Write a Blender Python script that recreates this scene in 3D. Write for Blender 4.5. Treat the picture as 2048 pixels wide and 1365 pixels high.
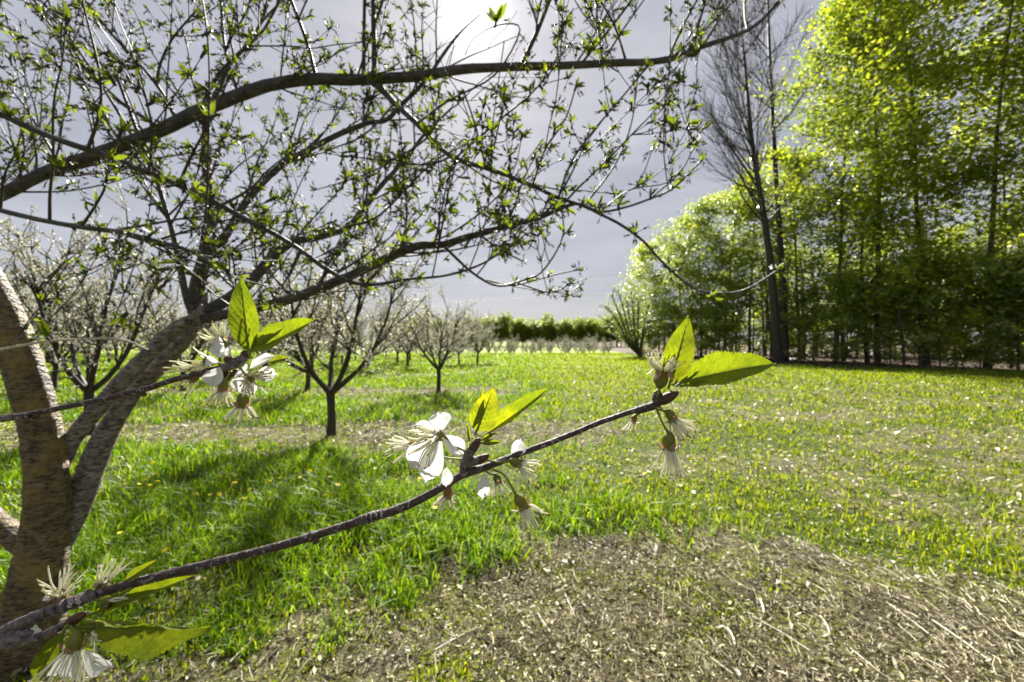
import bpy, math, random
import numpy as np
from mathutils import Vector
for o in list(bpy.data.objects): bpy.data.objects.remove(o)
S = bpy.context.scene
COL = S.collection
R = math.radians
# ------------------------------------------------------------------ camera
H = 1.4                      # eye height
F = 15.0 / 36.0 * 2048       # focal length in photo pixels
cam_d = bpy.data.cameras.new('camera'); cam = bpy.data.objects.new('camera', cam_d); COL.objects.link(cam)
cam.location = (0, 0, H); cam.rotation_euler = (R(90), 0, 0)
cam_d.lens = 15; cam_d.sensor_width = 36; cam_d.clip_start = 0.01; cam_d.clip_end = 6000
cam_d.dof.use_dof = True; cam_d.dof.focus_distance = 0.175; cam_d.dof.aperture_fstop = 20
S.camera = cam
# ------------------------------------------------------------------ sky, sun, exposure
SUN = Vector((-74, 853, 642)).normalized()
w = bpy.data.worlds.new('World'); S.world = w; w.use_nodes = True
nt = w.node_tree; nt.nodes.clear()
def nd(t, typ, **k):
    n = t.nodes.new(typ)
    for a, v in k.items(): setattr(n, a, v)
    return n
sky = nd(nt, 'ShaderNodeTexSky', sky_type='NISHITA', sun_disc=False, sun_elevation=R(37), sun_rotation=R(-5), dust_density=1.0, air_density=1.0, ozone_density=1.5)
bg1 = nd(nt, 'ShaderNodeBackground'); bg1.inputs[1].default_value = 0.05
nt.links.new(sky.outputs[0], bg1.inputs[0])
geo = nd(nt, 'ShaderNodeTexCoord')
mp = nd(nt, 'ShaderNodeMapping'); mp.inputs['Scale'].default_value = (1.5, 1.0, 6.0); mp.inputs['Rotation'].default_value = (.15, .25, 0)
nt.links.new(geo.outputs['Generated'], mp.inputs[0])
cn = nd(nt, 'ShaderNodeTexNoise'); cn.inputs['Scale'].default_value = 2.2; cn.inputs['Detail'].default_value = 6
nt.links.new(mp.outputs[0], cn.inputs['Vector'])
cr = nd(nt, 'ShaderNodeValToRGB')
cr.color_ramp.elements[0].position = .3; cr.color_ramp.elements[0].color = (.39, .396, .45, 1)
cr.color_ramp.elements[1].position = .72; cr.color_ramp.elements[1].color = (.57, .575, .625, 1)
nt.links.new(cn.outputs[0], cr.inputs[0])
# thin cloud veil scatters the sun into a soft aureole
dp = nd(nt, 'ShaderNodeVectorMath', operation='DOT_PRODUCT'); dp.inputs[1].default_value = SUN
nrm = nd(nt, 'ShaderNodeVectorMath', operation='NORMALIZE'); nt.links.new(geo.outputs['Generated'], nrm.inputs[0])
nt.links.new(nrm.outputs[0], dp.inputs[0])
def mnode(op, a, b):
    m = nd(nt, 'ShaderNodeMath', operation=op)
    for i, v in enumerate((a, b)):
        if isinstance(v, (int, float)): m.inputs[i].default_value = v
        else: nt.links.new(v, m.inputs[i])
    return m.outputs[0]
dpos = mnode('MAXIMUM', dp.outputs['Value'], 0.0)
glow = mnode('ADD', mnode('MULTIPLY', mnode('POWER', dpos, 1100.0), .55), mnode('MULTIPLY', mnode('POWER', dpos, 90.0), .025))
bg2 = nd(nt, 'ShaderNodeBackground'); bg2.inputs[1].default_value = 0.225
nt.links.new(cr.outputs[0], bg2.inputs[0])
bg3 = nd(nt, 'ShaderNodeBackground'); bg3.inputs[0].default_value = (1, .97, .9, 1); nt.links.new(glow, bg3.inputs[1])
a1 = nd(nt, 'ShaderNodeMixShader'); a1.inputs[0].default_value = .93
a2 = nd(nt, 'ShaderNodeAddShader'); wo = nd(nt, 'ShaderNodeOutputWorld')
nt.links.new(bg1.outputs[0], a1.inputs[1]); nt.links.new(bg2.outputs[0], a1.inputs[2])
nt.links.new(a1.outputs[0], a2.inputs[0]); nt.links.new(bg3.outputs[0], a2.inputs[1]); nt.links.new(a2.outputs[0], wo.inputs[0])
sl = bpy.data.lights.new('sun', 'SUN'); so = bpy.data.objects.new('sun', sl); COL.objects.link(so)
sl.energy = 5.0; sl.angle = R(2.5); sl.color = (1, .95, .86)
so.rotation_euler = SUN.to_track_quat('Z', 'Y').to_euler()
vs = S.view_settings; vs.view_transform = 'Standard'; vs.look = 'None'; vs.exposure = 2.2; vs.gamma = 1; vs.use_curve_mapping = False
S.render.engine = 'CYCLES'
S.cycles.max_bounces = 7; S.cycles.diffuse_bounces = 4; S.cycles.transmission_bounces = 5; S.cycles.transparent_max_bounces = 4

# ------------------------------------------------------------------ helpers
rng = np.random.default_rng(11); random.seed(5)
def P(px, py, d):
    return np.array([(px - 1024) / F * d, d, H + (682.5 - py) / F * d])
def proj(p):
    d = max(p[1], 1e-4); return 1024 + p[0] / d * F, 682.5 - (p[2] - H) / d * F
def unit(v): v = np.asarray(v, float); return v / (np.linalg.norm(v) + 1e-12)
def catmull(pts, k):
    pts = np.asarray(pts, float)
    if len(pts) < 3 or k <= 1: return pts
    p = np.vstack([2 * pts[0] - pts[1], pts, 2 * pts[-1] - pts[-2]])
    out = []
    for i in range(1, len(p) - 2):
        for t in np.arange(k) / k:
            a, b, c, d = p[i-1], p[i], p[i+1], p[i+2]
            out.append(.5 * (2*b + (c-a)*t + (2*a-5*b+4*c-d)*t*t + (3*b-a-3*c+d)*t**3))
    out.append(pts[-1]); return np.array(out)
class MB:
    """collects triangles/quads as tris in numpy chunks"""
    def __init__(s): s.v = []; s.f = []; s.m = []; s.uv = []; s.n = 0
    def add(s, v, f, mi=0, uv=None):
        v = np.asarray(v, float).reshape(-1, 3); f = np.asarray(f, int)
        if f.shape[1] == 4: f = np.vstack([f[:, [0, 1, 2]], f[:, [0, 2, 3]]])
        s.v.append(v); s.f.append(f + s.n); s.m.append(np.full(len(f), mi)); s.n += len(v)
        s.uv.append(np.zeros((len(v), 2)) if uv is None else np.asarray(uv, float))
        return s
    def tube(s, pts, rad, sides=6, k=1, mi=0, rough=0.0, cap=True):
        pts = np.asarray(pts, float); rad = np.broadcast_to(np.asarray(rad, float), (len(pts),))
        if k > 1:
            q = catmull(np.column_stack([pts, rad]), k); pts, rad = q[:, :3], np.maximum(q[:, 3], 1e-5)
        n = len(pts); tan = np.gradient(pts, axis=0)
        tan /= (np.linalg.norm(tan, axis=1)[:, None] + 1e-12)
        u = np.cross(tan[0], [0.13, 0.31, 1.0]); u = unit(u)
        ang = np.arange(sides) / sides * 2 * np.pi; V = np.empty((n, sides, 3)); UV = np.empty((n, sides, 2))
        L = np.concatenate([[0], np.cumsum(np.linalg.norm(np.diff(pts, axis=0), axis=1))])
        for i in range(n):
            u = unit(u - tan[i] * np.dot(u, tan[i])); b = np.cross(tan[i], u)
            rr = rad[i] * (1 + (rough * rng.normal(size=sides) if rough else 0))
            V[i] = pts[i] + (np.cos(ang) * rr)[:, None] * u + (np.sin(ang) * rr)[:, None] * b
            UV[i, :, 0] = L[i]; UV[i, :, 1] = ang
        a = np.arange(n - 1)[:, None] * sides; j = np.arange(sides)[None]; j2 = (j + 1) % sides
        f = np.stack([a + j, a + j2, a + sides + j2, a + sides + j], -1).reshape(-1, 4)
        s.add(V, f, mi, UV.reshape(-1, 2))
        if cap:
            for i, rev in ((0, True), (n - 1, False)):
                c = np.vstack([V[i], pts[i][None]])
                idx = np.arange(sides); ff = np.stack([idx, (idx + 1) % sides, np.full(sides, sides)], 1)
                s.add(c, ff[:, ::-1] if rev else ff, mi)
        return s
    def build(s, name, mats, parent=None, smooth=True):
        v = np.vstack(s.v); f = np.vstack(s.f); return mesh_obj(name, v, f, mats, parent, np.concatenate(s.m), np.vstack(s.uv), smooth)
def mesh_data(name, v, f, mats, mi=None, uv=None, smooth=True):
    me = bpy.data.meshes.new(name); nv, nf = len(v), len(f)
    me.vertices.add(nv); me.vertices.foreach_set('co', np.ascontiguousarray(v, np.float32).ravel())
    me.loops.add(nf * 3); me.loops.foreach_set('vertex_index', np.ascontiguousarray(f, np.int32).ravel())
    me.polygons.add(nf); me.polygons.foreach_set('loop_start', np.arange(0, nf * 3, 3, dtype=np.int32))
    me.polygons.foreach_set('loop_total', np.full(nf, 3, np.int32))
    for m in (mats if isinstance(mats, (list, tuple)) else [mats]): me.materials.append(m)
    if mi is not None: me.polygons.foreach_set('material_index', np.ascontiguousarray(mi, np.int32))
    me.polygons.foreach_set('use_smooth', np.full(nf, smooth, bool))
    if uv is not None:
        l = me.uv_layers.new(name='UVMap'); l.data.foreach_set('uv', np.ascontiguousarray(uv[f.ravel()], np.float32).ravel())
    me.update(calc_edges=True); return me
def mesh_obj(name, v, f, mats, parent=None, mi=None, uv=None, smooth=True):
    o = bpy.data.objects.new(name, mesh_data(name, v, f, mats, mi, uv, smooth)); COL.objects.link(o)
    if parent is not None: o.parent = parent
    return o
def tag(o, label=None, cat=None, group=None, kind=None):
    for k, v in (('label', label), ('category', cat), ('group', group), ('kind', kind)):
        if v: o[k] = v
    return o
def empty(name, loc=(0, 0, 0), rz=0, sc=1):
    o = bpy.data.objects.new(name, None); COL.objects.link(o); o.location = loc; o.rotation_euler = (0, 0, rz)
    o.scale = (sc, sc, sc) if np.isscalar(sc) else sc; o.empty_display_size = .1; return o
def copy_tree(o, parent=None):
    c = o.copy(); COL.objects.link(c); c.parent = parent
    for ch in list(o.children): copy_tree(ch, c)
    return c
def vnoise(x, y, s=1.0, seed=0):
    x = np.asarray(x, float) / s + 1000; y = np.asarray(y, float) / s + 1000
    xi = np.floor(x).astype(np.int64); yi = np.floor(y).astype(np.int64); fx = x - xi; fy = y - yi
    fx = fx*fx*(3-2*fx); fy = fy*fy*(3-2*fy)
    def h(a, b):
        n = (a * 374761393 + b * 668265263 + seed * 1442695041) & 0x7fffffff
        n = ((n ^ (n >> 13)) * 1274126177) & 0x7fffffff
        return ((n ^ (n >> 16)) & 0xffff) / 65535.0
    return (h(xi, yi)*(1-fx) + h(xi+1, yi)*fx)*(1-fy) + (h(xi, yi+1)*(1-fx) + h(xi+1, yi+1)*fx)*fy
def sstep(a, b, x): t = np.clip((x - a) / (b - a), 0, 1); return t*t*(3-2*t)

# ------------------------------------------------------------------ materials
def new_mat(name):
    m = bpy.data.materials.new(name); m.use_nodes = True; t = m.node_tree; t.nodes.clear()
    return m, t, nd(t, 'ShaderNodeOutputMaterial')
def ramp(t, fac, stops):
    r = nd(t, 'ShaderNodeValToRGB'); e = r.color_ramp.elements
    while len(e) < len(stops): e.new(.5)
    for k, (p, c) in enumerate(stops): e[k].position = p; e[k].color = (*c, 1)
    t.links.new(fac, r.inputs[0]); return r.outputs[0]
def mixc(t, fac, a, b, mode='MIX'):
    m = nd(t, 'ShaderNodeMix', data_type='RGBA', blend_type=mode)
    for sock, v in ((m.inputs[0], fac), (m.inputs[6], a), (m.inputs[7], b)):
        if isinstance(v, (int, float)): sock.default_value = v
        elif isinstance(v, tuple): sock.default_value = (*v, 1)
        else: t.links.new(v, sock)
    return m.outputs[2]
def tmath(t, op, a, b=0.0):
    m = nd(t, 'ShaderNodeMath', operation=op)
    for i, v in enumerate((a, b)):
        if isinstance(v, (int, float)): m.inputs[i].default_value = v
        else: t.links.new(v, m.inputs[i])
    return m.outputs[0]
def noise(t, scale, detail=4, vec=None, rough=.55):
    n = nd(t, 'ShaderNodeTexNoise'); n.inputs['Scale'].default_value = scale; n.inputs['Detail'].default_value = detail
    n.inputs['Roughness'].default_value = rough
    if vec is not None: t.links.new(vec, n.inputs['Vector'])
    return n.outputs[0]
def thin_mat(name, stops, trans=.5, tint=(1.25, 1.2, .7), rough=.5, spec=.25, veins=False, island=True, mottled=0.0):
    """leaf, petal and blade surfaces: reflects on the lit side, glows through when lit from behind"""
    m, t, o = new_mat(name)
    if island: fac = nd(t, 'ShaderNodeNewGeometry').outputs['Random Per Island']
    else: fac = nd(t, 'ShaderNodeObjectInfo').outputs['Random']
    c = ramp(t, fac, stops)
    tc = nd(t, 'ShaderNodeTexCoord')
    if veins: c = mixc(t, ramp(t, noise(t, 55, 5, tc.outputs['Object'], .65), [(.4, (0, 0, 0)), (.62, (.8, .8, .8))]), c, (.075, .135, .012))
    if mottled:
        c = mixc(t, mottled, c, ramp(t, noise(t, 420, 5, tc.outputs['Object'], .7), [(.3, (.35, .4, .35)), (.7, (1.35, 1.3, 1.2))]), 'MULTIPLY')
    bump = None
    if veins:
        sx = nd(t, 'ShaderNodeSeparateXYZ'); t.links.new(tc.outputs['UV'], sx.inputs[0])
        av = tmath(t, 'ABSOLUTE', tmath(t, 'SUBTRACT', sx.outputs[1], .5))
        ph = tmath(t, 'FRACT', tmath(t, 'SUBTRACT', tmath(t, 'MULTIPLY', sx.outputs[0], 9.0), tmath(t, 'MULTIPLY', av, 5.0)))
        lat = tmath(t, 'LESS_THAN', tmath(t, 'ABSOLUTE', tmath(t, 'SUBTRACT', ph, .5)), .06)
        mid = tmath(t, 'LESS_THAN', av, .022)
        vn = tmath(t, 'MAXIMUM', tmath(t, 'MULTIPLY', lat, .5), mid)
        c = mixc(t, tmath(t, 'MULTIPLY', vn, .28), c, (.34, .42, .08))
        hgt = tmath(t, 'SUBTRACT', noise(t, 900, 3, tc.outputs['Object']), tmath(t, 'MULTIPLY', vn, 1.2))
        bump = nd(t, 'ShaderNodeBump'); bump.inputs['Strength'].default_value = .8; bump.inputs['Distance'].default_value = .0007
        t.links.new(hgt, bump.inputs['Height'])
    p = nd(t, 'ShaderNodeBsdfPrincipled'); p.inputs['Roughness'].default_value = rough; p.inputs['Specular IOR Level'].default_value = spec
    t.links.new(c, p.inputs['Base Color'])
    tr = nd(t, 'ShaderNodeBsdfTranslucent'); t.links.new(mixc(t, 1.0, c, tint, 'MULTIPLY'), tr.inputs[0])
    if bump: t.links.new(bump.outputs[0], p.inputs['Normal'])
    mx = nd(t, 'ShaderNodeMixShader'); mx.inputs[0].default_value = trans
    t.links.new(p.outputs[0], mx.inputs[1]); t.links.new(tr.outputs[0], mx.inputs[2]); t.links.new(mx.outputs[0], o.inputs[0]); return m
def bark_mat(name, c1, c2, scale=30, bands=0.0, band_col=(.32, .25, .17), bump=.6, dist=.004, spec=.3, fleck=False, mossc=None):
    m, t, o = new_mat(name); tc = nd(t, 'ShaderNodeTexCoord')
    n1 = noise(t, scale, 6, tc.outputs['Object'], .65)
    c = ramp(t, n1, [(.3, c1), (.7, c2)]); h = n1
    if fleck:
        fn = noise(t, 520, 3, tc.outputs['Object'], .7); c = mixc(t, ramp(t, fn, [(.56, (0, 0, 0)), (.62, (.75, .75, .75))]), c, (.3, .27, .28)); h = tmath(t, 'ADD', n1, fn)
    if bands:
        mpn = nd(t, 'ShaderNodeMapping'); mpn.inputs['Scale'].default_value = (20, 20, 60); t.links.new(tc.outputs['Object'], mpn.inputs[0])
        n2 = noise(t, 1.0, 3, mpn.outputs[0], .6)
        msk = ramp(t, n2, [(.52, (0, 0, 0)), (.58, (1, 1, 1))])
        c = mixc(t, tmath(t, 'MULTIPLY', msk, bands), c, band_col)
        mpn2 = nd(t, 'ShaderNodeMapping'); mpn2.inputs['Scale'].default_value = (34, 34, 115); mpn2.inputs['Location'].default_value = (3, 1, 7)
        t.links.new(tc.outputs['Object'], mpn2.inputs[0])
        n3 = noise(t, 1.0, 2, mpn2.outputs[0])
        c = mixc(t, tmath(t, 'MULTIPLY', ramp(t, n3, [(.54, (0, 0, 0)), (.6, (1, 1, 1))]), .85), c, (.02, .016, .013))
        if mossc: c = mixc(t, ramp(t, noise(t, 6, 6, tc.outputs['Object'], .75), [(.48, (0, 0, 0)), (.62, (.7, .7, .7))]), c, mossc)
        h = tmath(t, 'SUBTRACT', n2, tmath(t, 'MULTIPLY', n3, .8))
    p = nd(t, 'ShaderNodeBsdfPrincipled'); p.inputs['Roughness'].default_value = .62; p.inputs['Specular IOR Level'].default_value = spec
    t.links.new(c, p.inputs['Base Color'])
    b = nd(t, 'ShaderNodeBump'); b.inputs['Strength'].default_value = bump; b.inputs['Distance'].default_value = dist
    t.links.new(h, b.inputs['Height']); t.links.new(b.outputs[0], p.inputs['Normal']); t.links.new(p.outputs[0], o.inputs[0]); return m
M = {}
M['trunk'] = bark_mat('cherry_trunk_bark', (.03, .021, .013), (.2, .145, .075), 16, .3, (.3, .235, .13), 1.0, .022, .3, mossc=(.24, .17, .045))
M['limb'] = bark_mat('cherry_limb_bark', (.02, .017, .018), (.075, .066, .066), 30, .3, (.14, .125, .12), .8, .008, .4)
M['twigw'] = bark_mat('cherry_twig_bark', (.018, .014, .013), (.055, .043, .04), 60, 0, bump=.4, dist=.002, spec=.4)
M['fgtwig'] = bark_mat('near_twig_bark', (.022, .012, .012), (.085, .05, .048), 420, 0, bump=.9, dist=.0008, spec=.4, fleck=True)
M['fgspur'] = bark_mat('near_spur_bark', (.015, .012, .013), (.26, .22, .22), 700, 0, bump=1, dist=.001, spec=.35)
M['bud'] = bark_mat('bud_scale', (.02, .010, .008), (.13, .065, .04), 420, 0, bump=.6, dist=.0006)
M['bbark'] = bark_mat('bare_tree_bark', (.012, .010, .009), (.05, .044, .04), 7, 0, bump=.9, dist=.03)
M['stemb'] = bark_mat('cherry_lower_stem_bark', (.05, .042, .04), (.21, .185, .175), 22, .5, (.32, .29, .27), 1.0, .012, .35)
M['obark'] = bark_mat('orchard_bark', (.014, .011, .010), (.05, .042, .036), 25, .3, (.1, .085, .07), .7, .008)
M['wbark'] = bark_mat('woodland_bark', (.025, .021, .018), (.10, .088, .076), 7, 0, bump=.9, dist=.03)
M['pbark'] = bark_mat('pale_bark', (.13, .12, .11), (.34, .31, .28), 7, 0, bump=.9, dist=.03)
M['leafN'] = thin_mat('cherry_leaf', [(0, (.03, .05, .006)), (.6, (.07, .11, .009)), (1, (.19, .23, .016))], .55)
M['leafF'] = thin_mat('near_cherry_leaf', [(0, (.17, .235, .012)), (1, (.24, .28, .014))], .55, (1.3, 1.15, .45), .42, .4, veins=True, island=False, mottled=.35)
M['petal'] = thin_mat('cherry_petal', [(0, (.64, .64, .64)), (1, (.72, .71, .7))], .4, (1, 1, .98), .55, .25)
M['old'] = thin_mat('spent_blossom', [(0, (.03, .024, .014)), (.7, (.10, .09, .05)), (1, (.32, .3, .22))], .3, (1, 1, .8), .8, .05)
M['blos'] = thin_mat('orchard_blossom', [(0, (.16, .12, .085)), (.4, (.38, .35, .28)), (1, (.6, .58, .53))], .4, (1, 1, .95))
M['stamen'] = thin_mat('stamen', [(0, (.8, .78, .64)), (1, (.86, .85, .78))], .4, (1, 1, .8))
M['anther'] = thin_mat('anther', [(0, (.17, .09, .02)), (1, (.5, .38, .06))], .1)
M['calyx'] = thin_mat('calyx', [(0, (.13, .17, .03)), (.6, (.2, .2, .04)), (1, (.24, .15, .06))], .25, (1.1, 1.05, .6), island=False)
M['sepal'] = thin_mat('sepal', [(0, (.3, .18, .17)), (1, (.36, .25, .18))], .25)
M['pedicel'] = thin_mat('pedicel', [(0, (.17, .22, .04)), (1, (.25, .26, .06))], .25)
M['grass'] = thin_mat('grass_blade', [(0, (.035, .07, .004)), (.4, (.115, .18, .005)), (.82, (.215, .26, .007)), (1, (.27, .29, .045))], .5, (1.3, 1.2, .45), .45, .25)
M['tall'] = thin_mat('tall_grass_blade', [(0, (.025, .065, .004)), (.5, (.095, .19, .005)), (.9, (.19, .27, .008)), (1, (.25, .29, .06))], .5, (1.25, 1.25, .5), .45, .25)
M['flake'] = thin_mat('dry_clipping', [(0, (.045, .035, .022)), (.3, (.16, .135, .07)), (.6, (.33, .295, .16)), (.9, (.46, .43, .28)), (1, (.68, .67, .6))], .25, (1, .97, .85))
M['straw'] = thin_mat('straw', [(0, (.07, .05, .03)), (.4, (.25, .215, .13)), (.8, (.44, .40, .27)), (1, (.62, .58, .45))], .2, (1, .95, .8))
M['wlit'] = thin_mat('fallen_leaf', [(0, (.03, .02, .014)), (.6, (.085, .06, .04)), (1, (.2, .155, .11))], .15, (1, .9, .7))
M['wleafA'] = thin_mat('maple_leaf_bright', [(0, (.115, .185, .018)), (.45, (.25, .33, .028)), (.85, (.37, .42, .05)), (1, (.47, .49, .18))], .6, (1.3, 1.22, .55), .36, .6)
M['wleafB'] = thin_mat('beech_leaf_soft', [(0, (.11, .18, .035)), (.5, (.25, .33, .08)), (1, (.44, .48, .24))], .6, (1.2, 1.15, .6), .36, .6)
M['wleafC'] = thin_mat('grey_green_leaf', [(0, (.08, .14, .025)), (.5, (.19, .26, .045)), (1, (.34, .39, .13))], .6, (1.2, 1.15, .6), .36, .6)
M['fleaf'] = thin_mat('far_wood_leaf', [(0, (.11, .16, .02)), (.5, (.19, .25, .03)), (1, (.28, .33, .05))], .55, (1.2, 1.15, .5))
M['dand'] = thin_mat('dandelion_yellow', [(0, (.78, .62, .01)), (1, (.82, .72, .03))], .3, (1, 1, .6))
M['stick'] = bark_mat('dry_stick', (.3, .25, .19), (.58, .53, .45), 40, 0, bump=.5, dist=.003)
M['wire'] = bark_mat('wire', (.05, .05, .05), (.09, .09, .09), 5)

# ------------------------------------------------------------------ terrain and ground cover zones
def gz(x, y):
    x = np.asarray(x, float); y = np.asarray(y, float); r = np.hypot(x, y)
    z = -1.7 * sstep(45, 85, y)
    z = z + (vnoise(x, y, 1.7, 1) - .5) * .07 * sstep(.5, 4, r) + (vnoise(x, y, .35, 2) - .5) * .03
    return z
def edge_x(y): return np.interp(y, [-30, 5, 14, 19, 25, 34, 42, 60, 120], [30, 28, 25, 22.2, 15.4, 13.2, 12.0, 15.5, 30])
ROWS = [6.5, 11.9, 17.3, 22.4, 26.6, 31.5, 36.5, 41.5]
def zones(x, y):
    """0..1 weights: bare straw strip, litter, tall grass, woodland floor"""
    n = vnoise(x, y, .55, 3) * .6 + vnoise(x, y, 1.6, 4) * .8 + vnoise(x, y, .2, 9) * .35 - .87
    yb = np.interp(x, [-4, -1.5, -.9, 0, 1, 2, 2.6, 4], [1.8, 1.9, 2.3, 2.65, 2.9, 2.7, 2.3, 2.0])
    bare = sstep(.5, -.5, (y - yb) / .5 + n * 1.5 + (vnoise(x, y, .12, 43) - .5) * .9) * sstep(-2.2, -1.4, y)
    for k, ry in enumerate(ROWS):
        hw = (.85, .75, .6, .5, .5, .5, .5, .5)[k]; xe = (1.2, -.1, -3, -2, -1, -2, -3, -3)[k]
        b = sstep(.25, -.25, (np.abs(y - ry) - hw) / .8 + n) * sstep(xe + .9, xe - .3, x + n * 1.5)
        bare = np.maximum(bare, b * (.95 if k < 2 else .6))
    pth = sstep(.9, .2, np.abs(y - 36.5 - (x - 7) * .25)) * sstep(4.5, 6, x) * sstep(11, 8, x); bare = np.maximum(bare, pth)
    wood = sstep(-.8, .8, x - edge_x(y) + n * 1.5)
    lane = sstep(-1.2, 1.2, x + n * 2 - .08 * y)
    litter = np.clip(.22 + .5 * lane * sstep(1.5, 6, x + n * 3) * sstep(20, 9, y) + .25 * sstep(5.5, 3, y) + n * .5, 0, 1) * sstep(30, 12, y) * (.25 + .75 * np.clip(lane + sstep(4.2, 2.8, y), 0, 1))
    patch = sstep(.3, .7, vnoise(x, y, .3, 41) * .5 + vnoise(x, y, 1.0, 42) * .5)
    litter = np.clip(litter * (.35 + 1.1 * patch) + .45 * patch * sstep(2.5, 6, x - .35 * (y - 4)) * sstep(16, 8, y), 0, 1)
    tall = np.clip(np.maximum((1 - lane) * (1 - bare) * (.75 + n), sstep(-3.2, -1.2, x - edge_x(y) + n) * (1 - wood) * .8), 0, 1)
    return bare * (1 - wood), litter * (1 - wood), tall * (1 - wood), wood
nr, na = 420, 400
rad = np.concatenate([[0.05], np.geomspace(.4, 90, nr - 40), np.geomspace(96, 3500, 39)]); ang = np.linspace(0, 2*np.pi, na, endpoint=False)
rr, aa = np.meshgrid(rad, ang, indexing='ij'); gx, gy = (rr*np.cos(aa)).ravel(), (rr*np.sin(aa)).ravel()
gv = np.column_stack([gx, gy, gz(gx, gy)])
i = np.arange(nr - 1)[:, None] * na; j = np.arange(na)[None]; j2 = (j + 1) % na
gf = np.stack([i + j, i + na + j, i + na + j2, i + j2], -1).reshape(-1, 4); gf = np.vstack([gf[:, [0, 1, 2]], gf[:, [0, 2, 3]]])
gm, t, o_ = new_mat('orchard_ground')
at = nd(t, 'ShaderNodeAttribute', attribute_name='cover'); sp = nd(t, 'ShaderNodeSeparateColor'); t.links.new(at.outputs['Color'], sp.inputs[0])
tc = nd(t, 'ShaderNodeTexCoord'); OB = tc.outputs['Object']
soil = ramp(t, noise(t, 30, 8, OB, .75), [(.34, (.014, .011, .008)), (.5, (.065, .055, .036)), (.68, (.24, .22, .14))])
soil = mixc(t, ramp(t, noise(t, 2.2, 6, OB, .7), [(.42, (0, 0, 0)), (.6, (.85, .85, .85))]), soil, ramp(t, noise(t, 60, 4, OB), [(.35, (.025, .03, .004)), (.65, (.17, .175, .03))]))
grn = ramp(t, noise(t, 12, 8, OB, .7), [(.34, (.010, .014, .004)), (.52, (.045, .065, .007)), (.72, (.11, .14, .014))])
far = ramp(t, noise(t, .35, 8, OB, .7), [(.35, (.095, .145, .005)), (.65, (.16, .205, .007))])
grn = mixc(t, sp.outputs[1], grn, far)
wd = ramp(t, noise(t, 9, 8, OB, .75), [(.3, (.02, .015, .011)), (.55, (.075, .055, .038)), (.72, (.16, .125, .09))])
brk = ramp(t, tmath(t, 'ADD', sp.outputs[0], tmath(t, 'MULTIPLY', tmath(t, 'SUBTRACT', noise(t, 14, 5, OB), .5), .9)), [(.4, (0, 0, 0)), (.6, (1, 1, 1))])
c = mixc(t, brk, grn, soil); c = mixc(t, sp.outputs[2], c, wd)
p = nd(t, 'ShaderNodeBsdfPrincipled'); p.inputs['Roughness'].default_value = .9; p.inputs['Specular IOR Level'].default_value = .1; t.links.new(c, p.inputs['Base Color'])
b = nd(t, 'ShaderNodeBump'); b.inputs['Strength'].default_value = .8; b.inputs['Distance'].default_value = .03; t.links.new(noise(t, 45, 6, OB, .7), b.inputs['Height']); t.links.new(b.outputs[0], p.inputs['Normal'])
t.links.new(p.outputs[0], o_.inputs[0])
ground = mesh_obj('ground', gv, gf, gm); tag(ground, 'orchard floor of green grass with strips of pale straw', 'ground', kind='structure')
zb, zl, zt, zw = zones(gx, gy)
ca = ground.data.color_attributes.new('cover', 'FLOAT_COLOR', 'POINT')
ca.data.foreach_set('color', np.column_stack([np.clip(zb + .6 * zl, 0, 1), sstep(10, 30, gy), zw, np.ones_like(zb)]).astype(np.float32).ravel())

def scatter(n, d0, d1, lat=1.42):
    """points spread over the view wedge, thinning out with distance"""
    d = np.exp(rng.uniform(np.log(d0), np.log(d1), n)); x = rng.uniform(-lat, lat, n) * (d + .5); return x, d
def blades(name, x, y, h, wd, lean, mat, label, cat):
    n = len(x); z = gz(x, y) - .01; a = rng.uniform(0, 2*np.pi, n); la = rng.uniform(0, 2*np.pi, n)
    s = np.column_stack([np.cos(a), np.sin(a), np.zeros(n)]) * (wd / 2)[:, None]
    l = np.column_stack([np.cos(la), np.sin(la), np.zeros(n)]) * (lean * h)[:, None]
    b = np.column_stack([x, y, z]); up = np.zeros((n, 3)); up[:, 2] = h
    mid = b + up * .55 + l * .3; tip = b + up * (1 - .35 * lean[:, None]) + l
    v = np.stack([b - s, b + s, mid - s * .8, mid + s * .8, tip], 1).reshape(-1, 3)
    k = np.arange(n)[:, None] * 5
    f = np.concatenate([k + [0, 1, 3], k + [0, 3, 2], k + [2, 3, 4]], 1).reshape(-1, 3)
    o = mesh_obj(name, v, f, mat, smooth=True); tag(o, label, cat, kind='stuff'); return o
# mown grass
x, y = scatter(290000, 1.4, 60)
zb, zl, zt, zw = zones(x, y)
cl_ = sstep(.3, .62, vnoise(x, y, .13, 31) * .55 + vnoise(x, y, .4, 32) * .45); moss = sstep(.5, .7, vnoise(x, y, .5, 33) * .6 + vnoise(x, y, .15, 34) * .4) * .8; moss = np.maximum(moss, .9 * sstep(.35, .6, vnoise(x, y, .3, 35)) * sstep(.5, -.3, x + (y - 1.7) * .5))
keep = rng.random(len(x)) < np.clip((1 - zb) * (1 - .6 * zl) * (.25 + .75 * np.maximum(cl_, sstep(8, 16, y))) + .04 + moss * zb, 0, 1) * (1 - zw) * (1 - .6 * zt); x, y, zt, zb = x[keep], y[keep], zt[keep], zb[keep]
n = len(x); clump = vnoise(x, y, .22, 21)
blades('grass', x, y, (.03 + .085 * clump * rng.random(n) + .03 * sstep(4, 12, y)) * (1 + .012*y) * (1 - .4 * zb), (.005 + .0021 * y) * rng.uniform(.6, 1.3, n), rng.uniform(.1, .8, n), M['grass'], 'short mown green grass over the orchard alley', 'grass')
x, y = scatter(210000, 1.9, 45)
zb, zl, zt, zw = zones(x, y); clump = vnoise(x, y, .35, 22) * .6 + vnoise(x, y, 1.1, 23) * .4
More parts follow.
